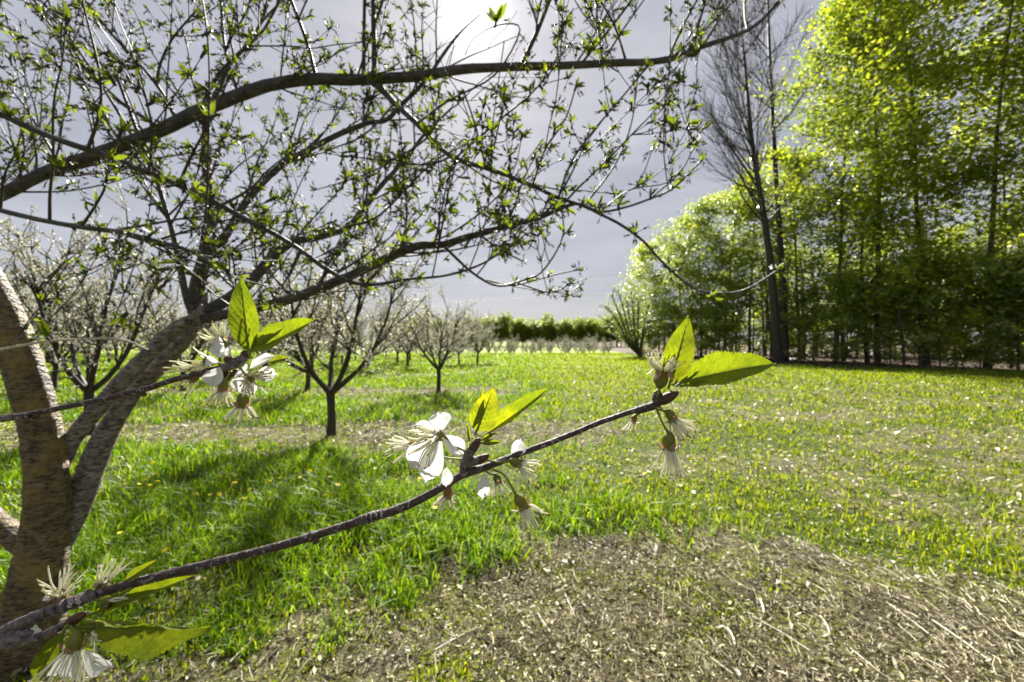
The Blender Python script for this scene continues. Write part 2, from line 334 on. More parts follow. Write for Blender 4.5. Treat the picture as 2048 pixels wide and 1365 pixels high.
keep = rng.random(len(x)) < np.clip(zt * 1.5 * sstep(.25, .6, clump), 0, 1); x, y, clump = x[keep], y[keep], clump[keep]
n = len(x)
blades('tall_grass', x, y, (.07 + .26 * clump * rng.uniform(.4, 1, n)) * sstep(1.6, 3.6, y + .8), (.005 + .0014 * y) * rng.uniform(.6, 1.3, n), rng.uniform(.15, 1.25, n), M['tall'], 'lush uncut grass in tufts between the tree rows', 'grass')
# pale clippings and fallen petals
def flakes(name, x, y, size, mat, label, cat, lift=.03):
    n = len(x); c = np.column_stack([x, y, gz(x, y) + rng.random(n) * lift + .004])
    a = rng.uniform(0, 2*np.pi, n); tilt = rng.normal(0, .45, n)
    u = np.column_stack([np.cos(a), np.sin(a), np.sin(tilt)]); vv = np.column_stack([-np.sin(a), np.cos(a), np.sin(rng.normal(0, .45, n))])
    s1 = size * np.clip(rng.lognormal(-.25, .55, n), .2, 3); s2 = s1 * rng.uniform(.1, .6, n); up = np.zeros((n, 3)); up[:, 2] = s2 * .35
    q = np.stack([c - u*s1[:, None], c - vv*s2[:, None] + up, c + u*s1[:, None], c + vv*s2[:, None] + up], 1).reshape(-1, 3)
    k = np.arange(n)[:, None] * 4; f = np.concatenate([k + [0, 1, 2], k + [0, 2, 3]], 1).reshape(-1, 3)
    tag(mesh_obj(name, q, f, mat, smooth=False), label, cat, kind='stuff')
x, y = scatter(190000, 1.3, 26); zb, zl, zt, zw = zones(x, y)
dk = sstep(.32, .6, vnoise(x, y, .22, 44) * .5 + vnoise(x, y, .7, 45) * .5)
keep = rng.random(len(x)) < np.clip(zb * (.1 + .68 * dk) * (1 - .55 * sstep(.5, -.3, x + (y - 1.7) * .5)) + zl * .62, 0, 1) * (1 - zw); x, y = x[keep], y[keep]
flakes('dry_clippings', x, y, .005 + .0021 * y, M['flake'], 'pale dry clippings and fallen petals strewn over the ground', 'litter')
x, y = scatter(45000, 14, 60, 1.6); keep = (zones(x, y)[3] > .5) & (rng.random(len(x)) < .9); x, y = x[keep], y[keep]
flakes('leaf_litter', x, y, .03 + .0025 * y, M['wlit'], 'brown fallen leaves covering the woodland floor', 'leaf litter', .08)
# straw stalks lying in the foreground strip
x, y = scatter(75000, 1.3, 14); zb = zones(x, y)[0]; keep = rng.random(len(x)) < zb * .9 * (1 - .6 * sstep(.5, -.3, x + (y - 1.7) * .5) * sstep(3.5, 2.8, y)); x, y = x[keep], y[keep]; n = len(x)
a = rng.normal(0.9, 1.1, n) * np.where(rng.random(n) < .7, -1, 1); L = np.clip(rng.lognormal(-3.1, .6, n), .012, .22) * (1 + .06*y); wd = (.0007 + .0004*y) * rng.uniform(.7, 1.6, n)
dv = np.column_stack([np.cos(a), np.sin(a), rng.normal(0, .12, n)]); c0 = np.column_stack([x, y, gz(x, y) + .012 + .02 * rng.random(n)])
sd = np.column_stack([-np.sin(a), np.cos(a), np.zeros(n)]) * wd[:, None]; up = np.zeros((n, 3)); up[:, 2] = wd * 1.3
bend = np.column_stack([-np.sin(a), np.cos(a), np.zeros(n)]) * (L * rng.normal(0, .12, n))[:, None]
rings = [np.stack([q - sd, q + up, q + sd], 1) for q in (c0 - dv*(L/2)[:, None], c0 + bend, c0 + dv*(L/2)[:, None])]
v = np.concatenate(rings, 1).reshape(-1, 3); k = np.arange(n)[:, None] * 9
f = np.concatenate([k + q for q in ([0,1,4],[0,4,3],[1,2,5],[1,5,4],[3,4,7],[3,7,6],[4,5,8],[4,8,7])], 1).reshape(-1, 3)
tag(mesh_obj('straw', v, f, M['straw'], smooth=False), 'loose straw stalks lying on the bare strip', 'straw', kind='stuff')
# larger sticks of straw one can pick out
sticks = [((1505,1240),(1620,1308),3.2), ((1862,1245),(1980,1330),3), ((1455,1265),(1470,1300),4), ((1520,1205),(1528,1232),4), ((1075,1240),(1110,1290),2.2), ((870,1310),(955,1265),2.2),
          ((1640,1235),(1660,1275),2.6), ((1780,1215),(1880,1290),2.2), ((1420,1325),(1470,1362),2.4), ((460,1330),(500,1290),2.4), ((1130,1200),(1150,1245),2.0), ((1700,1300),(1760,1350),2.2)]
for k, (a_, b_, wpx) in enumerate(sticks):
    pa, pb = [np.array([(q[0]-1024)/F*H*F/(q[1]-682.5), H*F/(q[1]-682.5)]) for q in (a_, b_)]
    m_ = (pa + pb)/2 + rng.normal(0, .006, 2); r_ = wpx/2 * m_[1]/F
    pts = [np.array([q[0], q[1], float(gz(q[0], q[1])) + .024 + r_]) for q in (pa, m_, pb)]
    o = MB().tube(pts, [r_, r_*1.1, r_*.7], 6, 4, rough=.08).build('dry_stalk', M['stick'])
    tag(o, 'thick pale dry stalk lying on the straw strip in the foreground', 'stalk', 'dry stalks on the foreground strip')

# ------------------------------------------------------------------ small builders
def leaf_arrays(base, tip, normal, width, fold=.35, curl=.12, nu=6, nv=2, teeth=False, wave=0.0):
    """a folded pointed blade from base to tip"""
    base, tip = np.asarray(base, float), np.asarray(tip, float); d = tip - base; L = np.linalg.norm(d); d /= L
    nrm_ = np.asarray(normal, float); s = unit(np.cross(nrm_, d)); nn = np.cross(d, s)
    u = np.linspace(0, 1, nu + 1); prof = np.sin(np.pi * u ** .82) ** .85 * (1 - .25 * u)
    prof[0] = .03; prof[-1] = .0
    puff = .03 * width if teeth else 0.0
    if teeth: prof = prof * (1 + .11 * (np.arange(nu + 1) % 2))
    vq = np.linspace(-1, 1, 2*nv + 1); V = []; UV = []
    for i_, uu in enumerate(u):
        c0_ = base + d * L * uu - nn * curl * L * (uu - .0) ** 2 + nn * curl * L * uu
        for q in vq:
            yy = q * prof[i_] * width / 2
            V.append(c0_ + s * yy * math.cos(fold) + nn * (abs(yy) * math.sin(fold) + puff * math.cos(6.283*(9*uu - 2.5*abs(q))) * (1-abs(q)*.6) * min(1, 6*abs(q)) * prof[i_] + wave * width * math.sin(uu * 14 + (3 if q > 0 else 0)) * abs(q)))
            UV.append((uu, .5 + q / 2))
    c_ = 2*nv + 1; i0 = np.arange(nu)[:, None] * c_; j0 = np.arange(2*nv)[None]
    f_ = np.stack([i0 + j0, i0 + j0 + 1, i0 + c_ + j0 + 1, i0 + c_ + j0], -1).reshape(-1, 4)
    return np.array(V), f_, np.array(UV)
def rdir(): return unit(rng.normal(size=3))
def spur_mesh(k):
    """a short spur carrying young leaves and fading blossoms, about 7 cm across"""
    m = MB(); ax = np.array([0, 0, 1.0]); m.tube([[0,0,-.004],[0,0,.012]], [.003, .0035], 5, mi=2)
    for q in range(int(rng.integers(4, 7)) if k == 7 else int(rng.integers(2, 6))):
        d = unit(ax * rng.uniform(.3, 1.2) + rdir() * .9); L = rng.uniform(.032, .048) if k == 7 else rng.uniform(.012, .034)
        v_, f_, uv_ = leaf_arrays(ax*.01, ax*.01 + d*L, rdir(), L*.42, .5, .12, 4, 1); m.add(v_, f_, 0)
    for q in range(int(rng.integers(3, 7))):
        d = unit(ax * .2 + rdir() - np.array([0, 0, .25])); L = rng.uniform(.012, .028); e = ax*.01 + d*L
        m.tube([ax*.01, e], [.0008, .0009], 3, mi=0, cap=False)
        m.tube([e, e + d*.005], [.0022, .003], 5, mi=2)
        if rng.random() < .035:
            for w_ in range(5):
                pd = unit(d*.5 + rdir()); v_, f_, _ = leaf_arrays(e, e + pd*.012, d, .010, -.3, .1, 2, 1); m.add(v_, f_, 3)
        else:
            for w_ in range(7):
                pd = unit(d + rdir()*.5); s_ = unit(np.cross(pd, rdir()))*.0006; z_ = e + d*.005
                m.add([z_ - s_, z_ + s_, z_ + pd*.009 + s_, z_ + pd*.009 - s_], [[0,1,2,3]], 1)
    return np.vstack(m.v), np.vstack(m.f), np.concatenate(m.m)
SPURS = [spur_mesh(k) for k in range(8)]
SPUR_MATS = [M['leafN'], M['old'], M['twigw'], M['petal']]
SPUR_ME = [mesh_data('blossom_spur', v_, f_, SPUR_MATS, mi_, None) for v_, f_, mi_ in SPURS]
def rot_to(d, spin):
    d = unit(d); x_ = unit(np.cross(d, [.3, .9, .2])); y_ = np.cross(d, x_); c, s = math.cos(spin), math.sin(spin)
    return np.column_stack([x_*c + y_*s, -x_*s + y_*c, d])
def grow(st, d, L, bend=.25, up=.12, seg=5):
    pts = [np.asarray(st, float)]; d = unit(d)
    for q in range(seg):
        d = unit(d + rdir() * bend + np.array([0, 0, up])); pts.append(pts[-1] + d * L / seg)
    return np.array(pts)

# ------------------------------------------------------------------ near cherry tree
NT_BASE = P(62, 1290, 1.92); NT_BASE[2] = 0
near = empty('cherry_tree', (0, 0, 0)); tag(near, 'large cherry tree with banded trunk and arching limbs at the left edge', 'tree')
def px_path(pts, d0, d1):
    """pts: (px, py, half width px); depth runs from d0 to d1 along the limb"""
    a_ = np.array(pts, float); L = np.concatenate([[0], np.cumsum(np.hypot(*np.diff(a_[:, :2], axis=0).T))]); L /= L[-1]
    d = d0 + (d1 - d0) * L
    w_ = np.array([P(q[0], q[1], dd) for q, dd in zip(a_, d)])
    r_ = a_[:, 2] * d / F / np.sqrt(1 + ((a_[:, 0] - 1024) / F) ** 2 * .8); return w_, r_
tw, tr_ = px_path([(50,1345,95),(62,1250,80),(80,1130,66),(95,1000,54),(84,870,50),(55,760,50),(12,640,48),(-50,520,44),(-140,400,40),(-220,330,36)], 1.92, 1.8)
tw[0][2] = -.05
tq = catmull(np.column_stack([tw, tr_]), 26); zz_ = np.arange(len(tq)); tq[:, 3] *= .87; tq[:, 3] *= 1 + .035 * (vnoise(zz_, zz_*0, 3.0, 51) - .5) * 2 + .05 * (vnoise(zz_, zz_*0, 14, 52) - .5) * 2
MB().tube(tq[:, :3], tq[:, 3], 40, 1, rough=.012).build('trunk', M['trunk'], near)
LIMBS = {}
def limb(key, pts, d0, d1, mat='limb', sides=9, name='limb', k=5):
    w_, r_ = px_path(pts, d0, d1)
    LIMBS[key] = (w_, r_); MB().tube(w_, r_, sides, k, rough=.03).build(name, M[mat], near)
limb('A', [(92,1040,14),(112,955,22),(145,880,21),(210,800,19),(280,725,18),(348,660,16),(384,636,10),(404,610,1.5)], 1.93, 1.97, 'stemb', sides=16)
limb('B', [(85,1150,20),(122,1075,34),(165,980,31),(206,880,26),(262,790,21),(330,720,20),(372,672,19),(398,636,15),(408,606,9),(414,585,3)], 1.95, 2.1, 'stemb', sides=18)
limb('S', [(100,1110,42),(40,1080,32),(-10,1040,26),(-80,960,22)], 1.9, 2.0, 'trunk', 12)
limb('C', [(398,630,19),(392,600,17),(399,555,16),(416,486,14),(419,417,11),(415,344,10),(411,280,8),(418,224,7),(432,190,6),(458,131,5),(489,96,4),(520,50,3.5),(545,-30,3)], 2.1, 2.0)
limb('D', [(400,628,15),(448,604,14),(499,566,12),(545,515,11),(585,485,9),(641,474,7),(690,458,6),(714,434,5.5),(762,372,5),(810,320,4),(850,268,3),(905,215,2)], 2.1, 2.4)
limb('E', [(412,505,10),(440,485,10),(468,445,9),(496,400,8),(551,341,7),(607,306,6.5),(665,275,6),(696,262,5.5),(738,246,5),(772,241,4.5),(803,210,4.5),(848,165,4),(893,100,3),(924,62,2),(960,30,1.4)], 2.1, 2.25)
limb('F', [(395,640,13),(458,628,12),(551,607,11),(620,584,10.5),(686,558,10),(782,514,9),(834,493,8.5),(886,489,7.5),(944,472,7),(1006,455,6),(1082,434,5),(1151,408,3.5),(1199,424,2.8),(1254,414,2.4),(1300,398,2.2),(1345,378,2),(1398,327,1.8)], 2.1, 1.3)
limb('H', [(-140,150,9),(0,228,8.5),(103,275,8),(207,310,8),(275,337,7.5),(344,365,7),(430,406,6.5),(482,434,6),(551,470,5.5),(600,500,5),(652,538,5),(703,565,4.5),(755,569,4),(807,560,3.2),(893,551,2.6),(958,531,2.2),(1003,505,1.6)], 1.05, 1.5)
limb('K', [(-230,480,24),(-100,430,20),(0,391,17),(86,348,16),(172,317,16),(258,286,16),(327,258,15),(396,224,15),(465,196,14),(534,172,13),(620,159,12),(703,160,11),(755,158,10.5),(841,152,10),(927,139,9),(1030,134,8),(1117,132,7.5),(1220,127,7),(1328,121,6.5),(1406,93,5.5),(1464,74,4.5),(1511,51,4),(1562,0,3),(1610,-60,2.5)], 1.85, 2.15, sides=12)
limb('J', [(735,160,7),(760,176,7),(789,207,6),(834,248,5.5),(869,286,5),(910,317,5),(972,337,4.5),(1013,351,4),(1065,372,4),(1117,396,3.5),(1168,413,3.2),(1203,430,3),(1240,449,3),(1287,483,2.8),(1320,520,2.7),(1366,562,2.6),(1395,580,2.5),(1440,587,2.3),(1490,580,2),(1544,549,1.8)], 2.0, 1.0, name='limb')
limb('M', [(388,636,9),(372,593,8),(361,538,7),(344,462,6),(327,406,5.5),(310,351,5),(286,296,4.5),(262,230,4),(232,150,3)], 2.05, 1.75)
limb('L', [(-60,400,8),(0,421,7.5),(120,448,7),(241,465,6.5),(310,483,6),(361,496,5),(413,520,4),(450,560,3),(489,596,2.5)], 1.35, 1.2)
limb('W', [(-60,715,5),(0,700,4),(86,684,3.5),(155,679,3),(241,679,2.6),(296,700,2.2)], 1.3, 1.5, 'stick')
for k, pts in enumerate([
    [(727,150,4.5),(728,80,4),(729,0,3.5),(730,-80,3)], [(749,150,5.5),(748,80,5),(746,0,4.5),(745,-80,4)], [(631,150,4.5),(612,80,4),(582,0,3.5),(560,-60,3)],
    [(1044,128,5),(1072,69,4.5),(1099,0,4),(1118,-60,3.5)], [(1165,124,3),(1210,70,2.8),(1264,0,2.4),(1300,-50,2)], [(1203,120,2.8),(1196,60,2.4),(1171,0,2)], [(1251,120,2.8),(1228,50,2.4),(1199,0,2)],
    [(1336,117,3),(1362,60,2.6),(1394,0,2.2)], [(1378,100,3),(1400,40,2.6),(1412,0,2.2)], [(1406,90,3),(1432,50,2.6),(1455,0,2.2)],
    [(351,236,4.5),(310,165,4),(224,69,3.4),(169,0,3)], [(320,257,4.5),(207,179,4),(114,69,3.4),(69,0,3)], [(270,280,4),(190,150,3.4),(110,30,3),(90,-20,2.5)], [(477,188,4),(451,103,3.4),(441,0,3)],
    [(313,172,3.4),(320,130,3),(344,79,2.6),(385,30,2)], [(120,330,3.5),(40,200,3),(-40,120,2.5)], [(396,226,4),(445,140,3.6),(520,70,3),(560,0,2.5)], [(60,350,4),(20,290,3),(-30,250,2.4)],
    [(886,491,3.2),(944,545,2.8),(996,572,2.5),(1048,560,2.2),(1082,545,2),(1113,503,1.7),(1127,465,1.4),(1124,425,1.2)], [(970,560,2.2),(1020,571,2),(1065,562,1.8),(1110,550,1.5),(1151,541,1.2)], [(1035,566,1.8),(1070,578,1.6),(1106,586,1.4),(1135,570,1.2)],
    [(960,470,2.6),(1000,500,2.2),(1040,520,1.8)], [(1117,396,2.4),(1140,330,2),(1180,270,1.8),(1240,200,1.6),(1290,140,1.4)], [(1168,413,2.2),(1230,330,1.8),(1262,250,1.6),(1275,160,1.3)],
    [(1065,372,2.2),(1090,300,2),(1130,240,1.7),(1150,180,1.4)], [(910,317,2.4),(1000,240,2),(1060,190,1.7),(1105,140,1.5)], [(972,337,2.2),(950,250,2),(930,190,1.7)], [(1300,398,1.8),(1360,345,1.6),(1390,290,1.3)],
    [(1199,424,1.8),(1260,380,1.6),(1320,370,1.3),(1372,352,1.1)], [(834,248,2.4),(900,200,2.1),(990,150,1.8),(1040,60,1.5),(1000,50,1.3),(950,75,1.1),(930,110,1)], [(690,455,2.6),(760,430,2.2),(860,330,1.8),(930,290,1.4)]]):
    d_ = float(np.interp(pts[0][0], [0, 1500], [1.9, 2.14])) if k < 18 else 1.55
    if 18 <= k <= 21: d_ = 1.75
    limb('t%d' % k, pts, d_, d_ + (.05 if k % 2 else -.12), 'twigw', 6, 'branch', 4)
# outer limb that swings round to carry the twigs close to the lens
MB().tube([P(-10,1040,1.95), (-2.75,1.3,.95), (-2.1,.6,1.1), (-1.2,.2,1.22), (-.62,.1,1.28)], [.05,.036,.026,.014,.008], 8, 6, rough=.03).build('limb', M['limb'], near)
POLY = np.array([(-400,-300),(1640,-300),(1590,0),(1440,95),(1420,330),(1340,420),(1200,440),(1165,595),(1000,605),(840,580),(700,640),(560,620),(300,720),(-400,745)], float)
def inside(px, py):
    c = False; n_ = len(POLY)
    for a_ in range(n_):
        x1, y1 = POLY[a_]; x2, y2 = POLY[a_-1]
        if (y1 > py) != (y2 > py) and px < (x2-x1)*(py-y1)/(y2-y1)+x1: c = not c
    return c
def clip_inside(pts):
    out = [pts[0]]
    for q in pts[1:]:
        if q[1] < .85 or not inside(*proj(q)): break
        out.append(q)
    return np.array(out)
spots = []; fine = MB(); tw_n = 0
def leafy(pts, step):
    L = np.linalg.norm(np.diff(pts, axis=0), axis=1); tot = L.sum(); cum = np.concatenate([[0], np.cumsum(L)])
    s_ = rng.uniform(.02, step)
    while s_ < tot:
        q = np.array([np.interp(s_, cum, pts[:, a_]) for a_ in range(3)]); i_ = min(np.searchsorted(cum, s_), len(pts)-1); tn = unit(pts[i_] - pts[max(i_-1, 0)])
        spots.append((q, unit(np.cross(tn, rdir()) + tn*.3 + np.array([0,0,.25])))); s_ += step * rng.uniform(.5, 1.5)
    spots.append((pts[-1], unit(pts[-1]-pts[-2])))
for key, (w_, r_) in LIMBS.items():
    if key in ('A', 'B', 'S'): continue
    small = key[0] == 't'; ws = catmull(w_, 6); rs = catmull(np.column_stack([r_, r_, r_]), 6)[:, 0]
    cum = np.concatenate([[0], np.cumsum(np.linalg.norm(np.diff(ws, axis=0), axis=1))]); tot = cum[-1]
    if small or key in 'JHFL': leafy(ws[len(ws)//4:], .12)
    n_ = int(tot / (.066 if not small else .11))
    for q in range(n_):
        s_ = rng.uniform(.06, 1) * tot; i_ = min(np.searchsorted(cum, s_), len(ws)-2); st = ws[i_]; tn = unit(ws[i_+1]-ws[i_])
        pxx = proj(st)
        if pxx[0] < -150: continue
        if rng.random() > (.78 if pxx[0] < 650 and pxx[1] > 330 else .62 if pxx[0] < 800 else .42): continue
        if math.hypot(pxx[0]-950, pxx[1]-40) < 110: continue
        side = unit(np.cross(tn, rdir()) + tn * .5 + np.array([0, 0, .5 if key not in ('J',) else -.1])); side[1] *= .7
        pts = clip_inside(grow(st, side, rng.uniform(.25, .7), .15, .06, 6))
        if len(pts) < 3: continue
        r0 = min(rs[i_]*.6, .0052); rr_ = np.linspace(r0, .0016, len(pts)); tw_n += 1
        if tw_n <= 230: MB().tube(pts, rr_, 5, 3).build('twig', M['twigw'], near)
        else: fine.tube(pts, rr_, 4, 2, cap=False)
        leafy(pts[1:], .1)
        for z_ in range(int(rng.integers(1, 4))):
            i2 = int(rng.integers(1, len(pts)-1)); p2 = clip_inside(grow(pts[i2], unit(pts[i2+1]-pts[i2]) + rdir()*.8, rng.uniform(.1, .32), .22, .05, 5))
            if len(p2) > 2: fine.tube(p2, np.linspace(.0022, .0011, len(p2)), 3, 1, cap=False); leafy(p2[1:], .09)
tag(fine.build('fine_twigs', M['twigw'], near), kind='stuff')
spots = [s_ for s_ in spots if math.hypot(proj(s_[0])[0]-945, (proj(s_[0])[1]-60)*.8) > 100]
spots.sort(key=lambda s_: s_[0][1]); acc = MB()
print('near tree twigs', tw_n, 'spurs', len(spots))
for k, (q, d_) in enumerate(spots):
    Rm = rot_to(d_, rng.uniform(0, 6.28)); sc = rng.uniform(.75, 1.45); i_ = int(rng.integers(7))
    if k < 290:
        o = bpy.data.objects.new('blossom_spur', SPUR_ME[i_]); COL.objects.link(o); o.parent = near; o.location = q
        from mathutils import Matrix
        o.rotation_euler = Matrix(Rm.tolist()).to_euler(); o.scale = (sc, sc, sc)
    else:
        v_, f_, mi_ = SPURS[i_]; acc.v.append(v_ @ Rm.T * sc + q); acc.f.append(f_ + acc.n); acc.m.append(mi_); acc.uv.append(np.zeros((len(v_), 2))); acc.n += len(v_)
for hx, hy in [(575,300),(655,478),(795,508),(1412,300),(828,402),(505,95),(1070,190),(1000,75),(310,560),(120,330),(30,250),(395,430),(760,170),(700,205),(1010,450),(1190,425),(1150,95),(1280,70),(640,95),(1552,546),(240,175),(90,590),(860,280),(1110,470)]:
    bst = None
    for w_, r_ in LIMBS.values():
        for q in catmull(w_, 5):
            if q[1] < .5: continue
            a_, b_ = proj(q); dd = math.hypot(a_-hx, b_-hy)
            if bst is None or dd < bst[0]: bst = (dd, q)
    q = bst[1]; o = bpy.data.objects.new('leaf_spur', SPUR_ME[7]); COL.objects.link(o); o.parent = near; o.location = q
    o.rotation_euler = Matrix(rot_to(unit(np.array([rng.normal(0, .4), -.4, .8])), rng.uniform(0, 6.28)).tolist()).to_euler(); sc = q[1] / 1.3 * rng.uniform(.9, 1.3); o.scale = (sc,)*3
tag(acc.build('blossom_spurs', SPUR_MATS, near), kind='stuff')

# ------------------------------------------------------------------ orchard trees
def orchard_proto(seed, crown=1500, h=2.8, wide=1.0):
    """vase-shaped young cherry: a short trunk, four spreading limbs, twigs and fading blossom"""
    global rng
    old = rng; rng = np.random.default_rng(seed)
    parts = []; tr0 = MB(); th = .62 * h / 2.8
    top = np.array([rng.normal(0, .03), rng.normal(0, .03), th])
    tr0.tube([[0, 0, -.08], [0, 0, .06], top*.5 + rng.normal(0, .012, 3), top], [.095, .072, .06, .062], 9, 4, rough=.04); parts.append(('trunk', tr0, M['obark']))
    tws = MB(); cl = []
    nl = int(rng.integers(4, 6)); a0 = rng.uniform(0, 6.28)
    for k in range(nl):
        a_ = a0 + k * 6.283 / nl + rng.normal(0, .25); d_ = np.array([math.cos(a_)*wide, math.sin(a_)*wide, rng.uniform(.55, 1.1)])
        lp = grow(top - [0, 0, .05], d_, rng.uniform(1.5, 2.0) * h / 2.8, .13, .14, 8); lr = np.linspace(.042, .011, len(lp))
        parts.append(('limb', MB().tube(lp, lr, 7, 3, rough=.04), M['obark']))
        for q in range(12):
            i_ = int(rng.integers(2, len(lp))); d2 = unit(lp[i_] - lp[i_-1]) + rdir() * .9; bp = grow(lp[i_], d2, rng.uniform(.45, 1.0) * h / 2.8, .2, .1, 6)
            tws.tube(bp, np.linspace(.017, .006, len(bp)), 4, 2, cap=False)
            for z_ in range(7):
                i2 = int(rng.integers(1, len(bp))); tp = grow(bp[i2], unit(bp[i2]-bp[i2-1]) + rdir() * .9, rng.uniform(.15, .5), .2, .08, 4)
                tws.tube(tp, np.linspace(.0075, .003, len(tp)), 3, 1, cap=False)
                for g in np.linspace(.15, 1, 7): cl.append(tp[0] + (tp[-1]-tp[0]) * g + rng.normal(0, .012, 3))
            for g in range(1, len(bp)): cl.append(bp[g])
    parts.append(('fine_twigs', tws, M['obark']))
    cl = np.array(cl); cl = cl[rng.permutation(len(cl))[:crown]]; n_ = len(cl)
    def bits(per, size, mi):
        c_ = np.repeat(cl, per, 0) + rng.normal(0, .022, (n_*per, 3)); m_ = len(c_); d_ = rng.normal(size=(m_, 3)); d_ /= np.linalg.norm(d_, axis=1)[:, None]
        e_ = np.cross(d_, rng.normal(size=(m_, 3))); e_ /= np.linalg.norm(e_, axis=1)[:, None]; s_ = size * rng.uniform(.6, 1.4, (m_, 1))
        v_ = np.stack([c_ - d_*s_, c_ + e_*s_*.5, c_ + d_*s_, c_ - e_*s_*.5], 1).reshape(-1, 3); k_ = np.arange(m_)[:, None]*4
        return v_, np.concatenate([k_+[0,1,2], k_+[0,2,3]], 1).reshape(-1, 3), mi
    cm = MB(); cm.add(*bits(4, .018, 0)); cm.add(*bits(2, .016, 1)); parts.append(('blossom', cm, [M['blos'], M['leafN']]))
    rng = old; return parts
def orchard_tree(parts, simple=False):
    root = empty('cherry_tree')
    for nm, mb, mt in parts:
        o = mb.build(nm, mt, root)
        if nm in ('fine_twigs', 'blossom'): o['kind'] = 'stuff'
    return root
OP = [orchard_tree(orchard_proto(s_, 2300, 3.1)) for s_ in (101, 202, 303)]
used = [False]*3
def place_orchard(px, d, k, sc, rz, label, group=None):
    o = OP[k] if not used[k] else copy_tree(OP[k]); used[k] = True
    x_ = (px - 1024) / F * d; o.location = (x_, d, float(gz(x_, d))); o.rotation_euler = (0, 0, rz); o.scale = (sc,)*3
    tag(o, label, 'tree', group)
place_orchard(663, 6.35, 0, 1.0, .6, 'young cherry tree with dark trunk standing on the straw strip left of centre', 'orchard trees in rows')
place_orchard(877, 11.9, 1, .92, 2.0, 'vase-shaped cherry tree in the middle distance right of the nearest young tree', 'orchard trees in rows')
place_orchard(182, 6.4, 2, 1.0, 1.0, 'low forked cherry tree seen behind the large banded trunk', 'orchard trees in rows')
place_orchard(615, 11.7, 2, 1.0, 4.0, 'cherry tree just behind and left of the nearest young tree', 'orchard trees in rows')
place_orchard(955, 26.6, 0, 1.05, 3.0, 'small pale cherry tree at the right end of its row before the far wood', 'orchard trees in rows')
place_orchard(918, 25.2, 1, .9, 5.0, 'small cherry tree second from the right end of the distant row', 'orchard trees in rows')
place_orchard(735, 20.6, 2, 1.05, 2.2, 'distant cherry tree between the two nearest young trees', 'orchard trees in rows')
k = 0; LB = 'distant blossoming cherry tree in the orchard rows at left'
for ry, xs in ((6.4, [-9.9, -13.4]), (11.9, [-9.4, -13.1, -16.8]), (17.3, [-9.6, -13.3, -17, -20.7, -24.4]), (22.4, [-5.0, -8.7, -12.4, -16.1, -19.8, -23.5, -27.2, -31]),
               (26.6, [-7, -10.7, -14.4, -18.1, -21.8, -25.5, -29.2, -33, -37]), (31.5, np.arange(-8, -46, -3.8)), (36.5, np.arange(-6, -50, -4)), (41.5, np.arange(-4, -54, -4.2))):
    for x_ in xs:
        x_ = x_ + rng.normal(0, .25); d_ = ry + rng.normal(0, .2); place_orchard(1024 + x_/d_*F, d_, k % 3, rng.uniform(.92, 1.12), rng.uniform(0, 6.28), LB, 'distant orchard trees at left'); k += 1
LB2 = 'round blossoming cherry tree in the far rows below the distant wood'
for ry in (56, 62, 70, 79, 90):
    for x_ in np.arange(-44, 24, 3.4 if ry < 80 else 4.2):
        if x_ > edge_x(ry) - 1: continue
        x2 = x_ + rng.normal(0, .4); place_orchard(1024 + x2/ry*F, ry, k % 3, rng.uniform(.68, .85) * (1 + (ry-62)*.004), rng.uniform(0, 6.28), LB2, 'far orchard rows'); k += 1

# ------------------------------------------------------------------ woodland
def leaf_cloud(c_, per, size, spread, flat=.35, mi=0):
    n_ = len(c_); q = np.repeat(c_, per, 0); m_ = len(q)
    q = q + rng.normal(0, 1, (m_, 3)) * np.array([spread, spread, spread*flat])
    a_ = rng.uniform(0, 6.283, m_); tz = rng.normal(0, .45, m_); d_ = np.column_stack([np.cos(a_), np.sin(a_), tz]); d_ /= np.linalg.norm(d_, axis=1)[:, None]
    e_ = np.cross(d_, np.column_stack([rng.normal(0, .5, m_), rng.normal(0, .5, m_), np.ones(m_)])); e_ /= np.linalg.norm(e_, axis=1)[:, None]
    s_ = size * rng.uniform(.35, 1.4, (m_, 1)); up = np.cross(e_, d_) * s_ * .25
    v_ = np.stack([q - d_*s_, q + e_*s_*.62 - up, q + d_*s_, q - e_*s_*.62 - up], 1).reshape(-1, 3); k_ = np.arange(m_)[:, None]*4
    return v_, np.concatenate([k_+[0,1,2], k_+[0,2,3]], 1).reshape(-1, 3), mi
